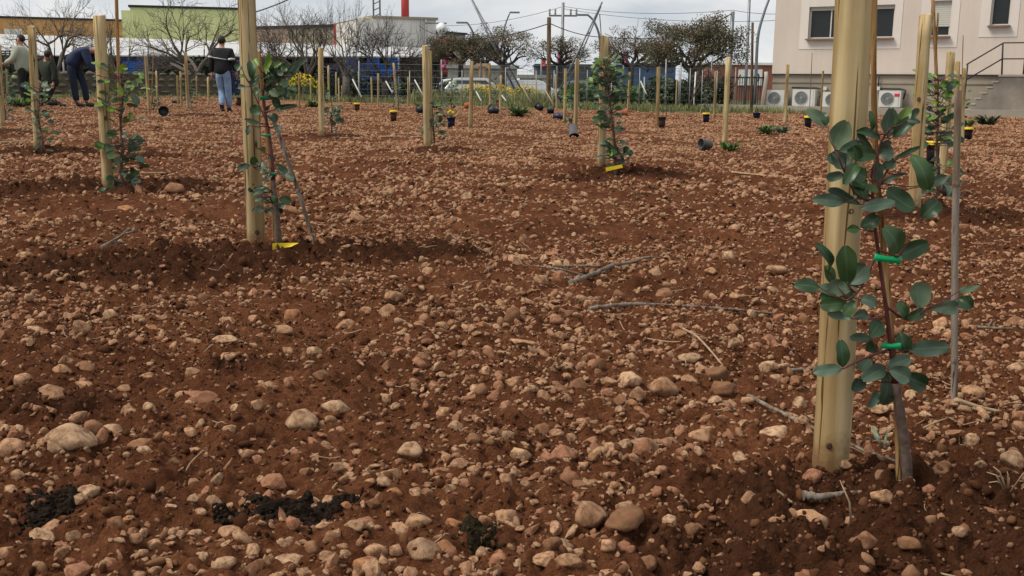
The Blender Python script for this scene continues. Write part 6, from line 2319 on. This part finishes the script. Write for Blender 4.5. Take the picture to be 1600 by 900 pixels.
BODY_R = dict(pelvis=(.14, .11), waist=(.125, .10), chest=(.155, .115), neck=.055, chin=.072, skull=.088, crown=.055,
              shL=.06, elL=.043, wrL=.03, shR=.06, elR=.043, wrR=.03, hipL=.085, knL=.058, anL=.042, hipR=.085, knR=.058, anR=.042)
EDGES = [('pelvis', 'waist'), ('waist', 'chest'), ('chest', 'neck'), ('neck', 'chin'), ('chin', 'skull'), ('skull', 'crown'),
         ('chest', 'shL'), ('shL', 'elL'), ('elL', 'wrL'), ('chest', 'shR'), ('shR', 'elR'), ('elR', 'wrR'),
         ('pelvis', 'hipL'), ('hipL', 'knL'), ('knL', 'anL'), ('pelvis', 'hipR'), ('hipR', 'knR'), ('knR', 'anR')]
def person(label, J, px, py, height_px, model_h, top_m, leg_m, face, stripe=False, sleeves=True, hair='hair_dark', rz=0.0, bulk=1.0):
    """J: joints in metres, x right, y away from the camera, z up, soles at z=0; face: direction the face looks"""
    b = gp(px, py)
    e = thing('person', label, 'person', b, rz, 'people working in the field')
    sc = height_px / pxm(b.y) / model_h
    e.scale = (sc,) * 3
    J = {k: Vector(v) for k, v in J.items()}
    skinned('body', {k: (tuple(J[k]), BODY_R[k]) for k in BODY_R}, EDGES, 'skin', e)
    # clothes a little larger than the body
    tk = ['waist2', 'waist', 'chest', 'collar', 'shL', 'elL', 'cuL', 'shR', 'elR', 'cuR']
    T = dict(J)
    T['waist2'] = J['pelvis'].lerp(J['waist'], -.75)
    T['collar'] = J['chest'].lerp(J['neck'], .72)
    T['cuL'], T['cuR'] = J['elL'].lerp(J['wrL'], .92), J['elR'].lerp(J['wrR'], .92)
    rad = dict(waist2=(.20, .165), waist=(.18, .145), chest=(.195, .15), collar=.085, shL=.088, elL=.068, cuL=.05, shR=.088, elR=.068, cuR=.05)
    bk = lambda q: tuple(z * bulk for z in q) if hasattr(q, '__len__') else q * bulk
    skinned('jacket', {k: (tuple(T[k]), bk(rad[k])) for k in tk}, [('waist2', 'waist'), ('waist', 'chest'), ('chest', 'collar'), ('chest', 'shL'), ('shL', 'elL'), ('elL', 'cuL'), ('chest', 'shR'), ('shR', 'elR'), ('elR', 'cuR')], top_m, e)
    T['belt'] = J['pelvis'].lerp(J['waist'], .75)
    T['heL'], T['heR'] = J['knL'].lerp(J['anL'], .93), J['knR'].lerp(J['anR'], .93)
    skinned('trousers', {'pelvis': (tuple(J['pelvis']), (.165, .135)), 'belt': (tuple(T['belt']), (.155, .125)), 'hipL': (tuple(J['hipL']), .115), 'knL': (tuple(J['knL']), .085), 'heL': (tuple(T['heL']), .075),
                         'hipR': (tuple(J['hipR']), .115), 'knR': (tuple(J['knR']), .085), 'heR': (tuple(T['heR']), .075)},
            [('pelvis', 'belt'), ('pelvis', 'hipL'), ('hipL', 'knL'), ('knL', 'heL'), ('pelvis', 'hipR'), ('hipR', 'knR'), ('knR', 'heR')], leg_m, e)
    for s, sg in (('L', -1), ('R', 1)):
        an, toe = J['an' + s], J['toe' + s]
        skinned('shoe', {'heel': (tuple(an + (an - toe).normalized() * .05 + Vector((0, 0, -.045))), (.05, .045)), 'mid': (tuple(an.lerp(toe, .4) + Vector((0, 0, -.03))), (.052, .045)), 'toe': (tuple(toe), (.045, .035)), 'top': (tuple(an + Vector((0, 0, .03))), .055)},
                [('heel', 'mid'), ('mid', 'toe'), ('heel', 'top')], 'shoe_dark', e)
        hand_mesh(J['wr' + s], J['wr' + s] - J['el' + s], -sg).build('hand', 'skin', e)
    # hair: shell over the back and the top of the skull; ears and nose
    f = Vector(face).normalized()
    up = (J['crown'] - J['chin']).normalized()
    sk = J['skull']
    hm_ = bmesh.new()
    bmesh.ops.create_icosphere(hm_, subdivisions=3, radius=1.0)
    fr_ = (f - up * f.dot(up)).normalized()
    sd0 = fr_.cross(up).normalized()
    for v in hm_.verts:
        c = v.co.copy()
        k = 1 + .03 * math.sin(9 * c.x) * math.sin(8 * c.y + 3 * c.z)
        face_cut = max(0, c.x) * max(0, .55 - c.z) * .55          # hairline above the face
        v.co = sk - fr_ * .016 + up * .022 + (fr_ * (c.x * .104 - face_cut * .16) + sd0 * c.y * .092 * (1 - face_cut * .5) + up * (c.z * .100)) * k
    hme = bpy.data.meshes.new('hair')
    hm_.to_mesh(hme)
    hm_.free()
    hme.polygons.foreach_set('use_smooth', [True] * len(hme.polygons))
    hme.materials.append(MATS[hair])
    link('hair', hme, e)
    sd_ = f.cross(up).normalized()
    for q in (-1, 1):
        MB().lathe([(.004, -.03), (.014, -.02), (.017, 0), (.014, .022), (.004, .032)], 8, sk + sd_ * .09 * q - up * .02).build('ear', 'skin', e)
        MB().lathe([(.002, -.011), (.010, 0), (.002, .011)], 8, sk + f * .080 + sd_ * .032 * q - up * .012).build('eye', 'hair_dark', e)
    MB().tube([sk + f * .078 - up * .005, sk + f * .105 - up * .04, sk + f * .08 - up * .055], [.010, .016, .012], 6).build('nose', 'skin', e)
    MB().tube([sk + f * .080 - up * .085 - sd_ * .025, sk + f * .090 - up * .084, sk + f * .080 - up * .085 + sd_ * .025], [.005, .007, .005], 5).build('mouth', 'terracotta', e)
    return e, J
walker = dict(pelvis=(0, 0, .96), waist=(0, .01, 1.12), chest=(.0, .03, 1.36), neck=(-.01, .05, 1.53), chin=(-.01, .08, 1.60), skull=(-.01, .07, 1.67), crown=(-.01, .06, 1.73),
              shL=(-.20, .03, 1.42), elL=(-.26, -.02, 1.15), wrL=(-.27, .05, .92), shR=(.20, .03, 1.42), elR=(.265, .0, 1.17), wrR=(.28, .12, .95),
              hipL=(-.09, 0, .90), knL=(-.075, .12, .50), anL=(-.03, -.10, .14), hipR=(.09, 0, .90), knR=(.09, .08, .49), anR=(.075, .14, .09), toeL=(-.03, .03, .05), toeR=(.08, .30, .04))
e, J = person('man in a black jacket with a pale stripe and light blue jeans, walking away', walker, 351, 176, 116, 1.77, 'jacket_black', 'jeans_pale', (-.1, 1, 0), bulk=1.12)
st = MB()
for s_, p0, p1 in ((-1, (-.30, -.06, 1.30), (-.19, -.11, 1.285)), (1, (.18, -.11, 1.24), (.31, -.06, 1.25))):
    MB().tube([p0, ((p0[0] + p1[0]) / 2, -.15, (p0[2] + p1[2]) / 2), p1], [.022, .028, .022], 8).build('pale_stripe', 'stripe_pale', e)
MB().tube([(-.17, -.135, 1.28), (0, -.155, 1.255), (.14, -.14, 1.235)], .010, 6).build('cord', 'stripe_pale', e)

bender = dict(pelvis=(-.16, 0, 1.0), waist=(-.06, .03, 1.17), chest=(.17, .06, 1.30), neck=(.34, .12, 1.28), chin=(.40, .16, 1.20), skull=(.44, .17, 1.14), crown=(.47, .18, 1.08),
              shL=(.14, .25, 1.28), elL=(.34, .27, 1.03), wrL=(.42, .25, .80), shR=(.20, -.14, 1.26), elR=(.30, -.16, 1.0), wrR=(.40, -.10, .78),
              hipL=(-.13, .10, .93), knL=(.02, .13, .50), anL=(.05, .14, .10), hipR=(-.17, -.09, .93), knR=(-.12, -.10, .50), anR=(-.08, -.10, .10), toeL=(.27, .14, .04), toeR=(.13, -.10, .04))
person('person in a navy top and dark trousers bending forward behind a stake', bender, 129, 168, 96, 1.43, 'navy_top', 'navy_trousers', (.75, .1, -.6), bulk=1.3)

stander = dict(pelvis=(.0, 0, .92), waist=(-.01, .01, 1.10), chest=(-.03, .02, 1.34), neck=(-.04, .03, 1.51), chin=(-.05, .02, 1.58), skull=(-.04, .03, 1.65), crown=(-.03, .03, 1.72),
               shL=(-.09, .20, 1.40), elL=(-.26, .24, 1.15), wrL=(-.44, .20, 1.08), shR=(-.02, -.17, 1.40), elR=(-.16, -.22, 1.14), wrR=(-.38, -.20, 1.05),
               hipL=(.0, .10, .87), knL=(-.10, .14, .48), anL=(.02, .14, .10), hipR=(.0, -.09, .87), knR=(-.06, -.09, .48), anR=(.02, -.09, .10), toeL=(-.18, .14, .04), toeR=(-.18, -.09, .04))
person('person in a pale green top and dark trousers facing left at the left edge', stander, 42, 167, 108, 1.75, 'pale_green_top', 'dark_trousers', (-1, -.12, -.12), bulk=1.22)

kneeler = dict(pelvis=(.16, 0, .62), waist=(.08, 0, .80), chest=(.02, .0, 1.06), neck=(.05, -.02, 1.23), chin=(.09, -.05, 1.28), skull=(.12, -.05, 1.34), crown=(.14, -.05, 1.40),
               shL=(-.12, .10, 1.10), elL=(-.22, .06, .86), wrL=(-.16, -.10, .66), shR=(.20, -.10, 1.10), elR=(.30, -.14, .86), wrR=(.26, -.20, .62),
               hipL=(.10, .09, .56), knL=(-.22, .05, .42), anL=(-.16, .02, .10), hipR=(.18, -.09, .56), knR=(.00, -.16, .12), anR=(.36, -.12, .11), toeL=(-.36, 0, .04), toeR=(.52, -.12, .05))
person('figure in dark olive clothes crouching beside the person in pale green', kneeler, 76, 168, 84, 1.42, 'olive_top', 'dark_trousers', (.35, .9, -.3), bulk=1.25)
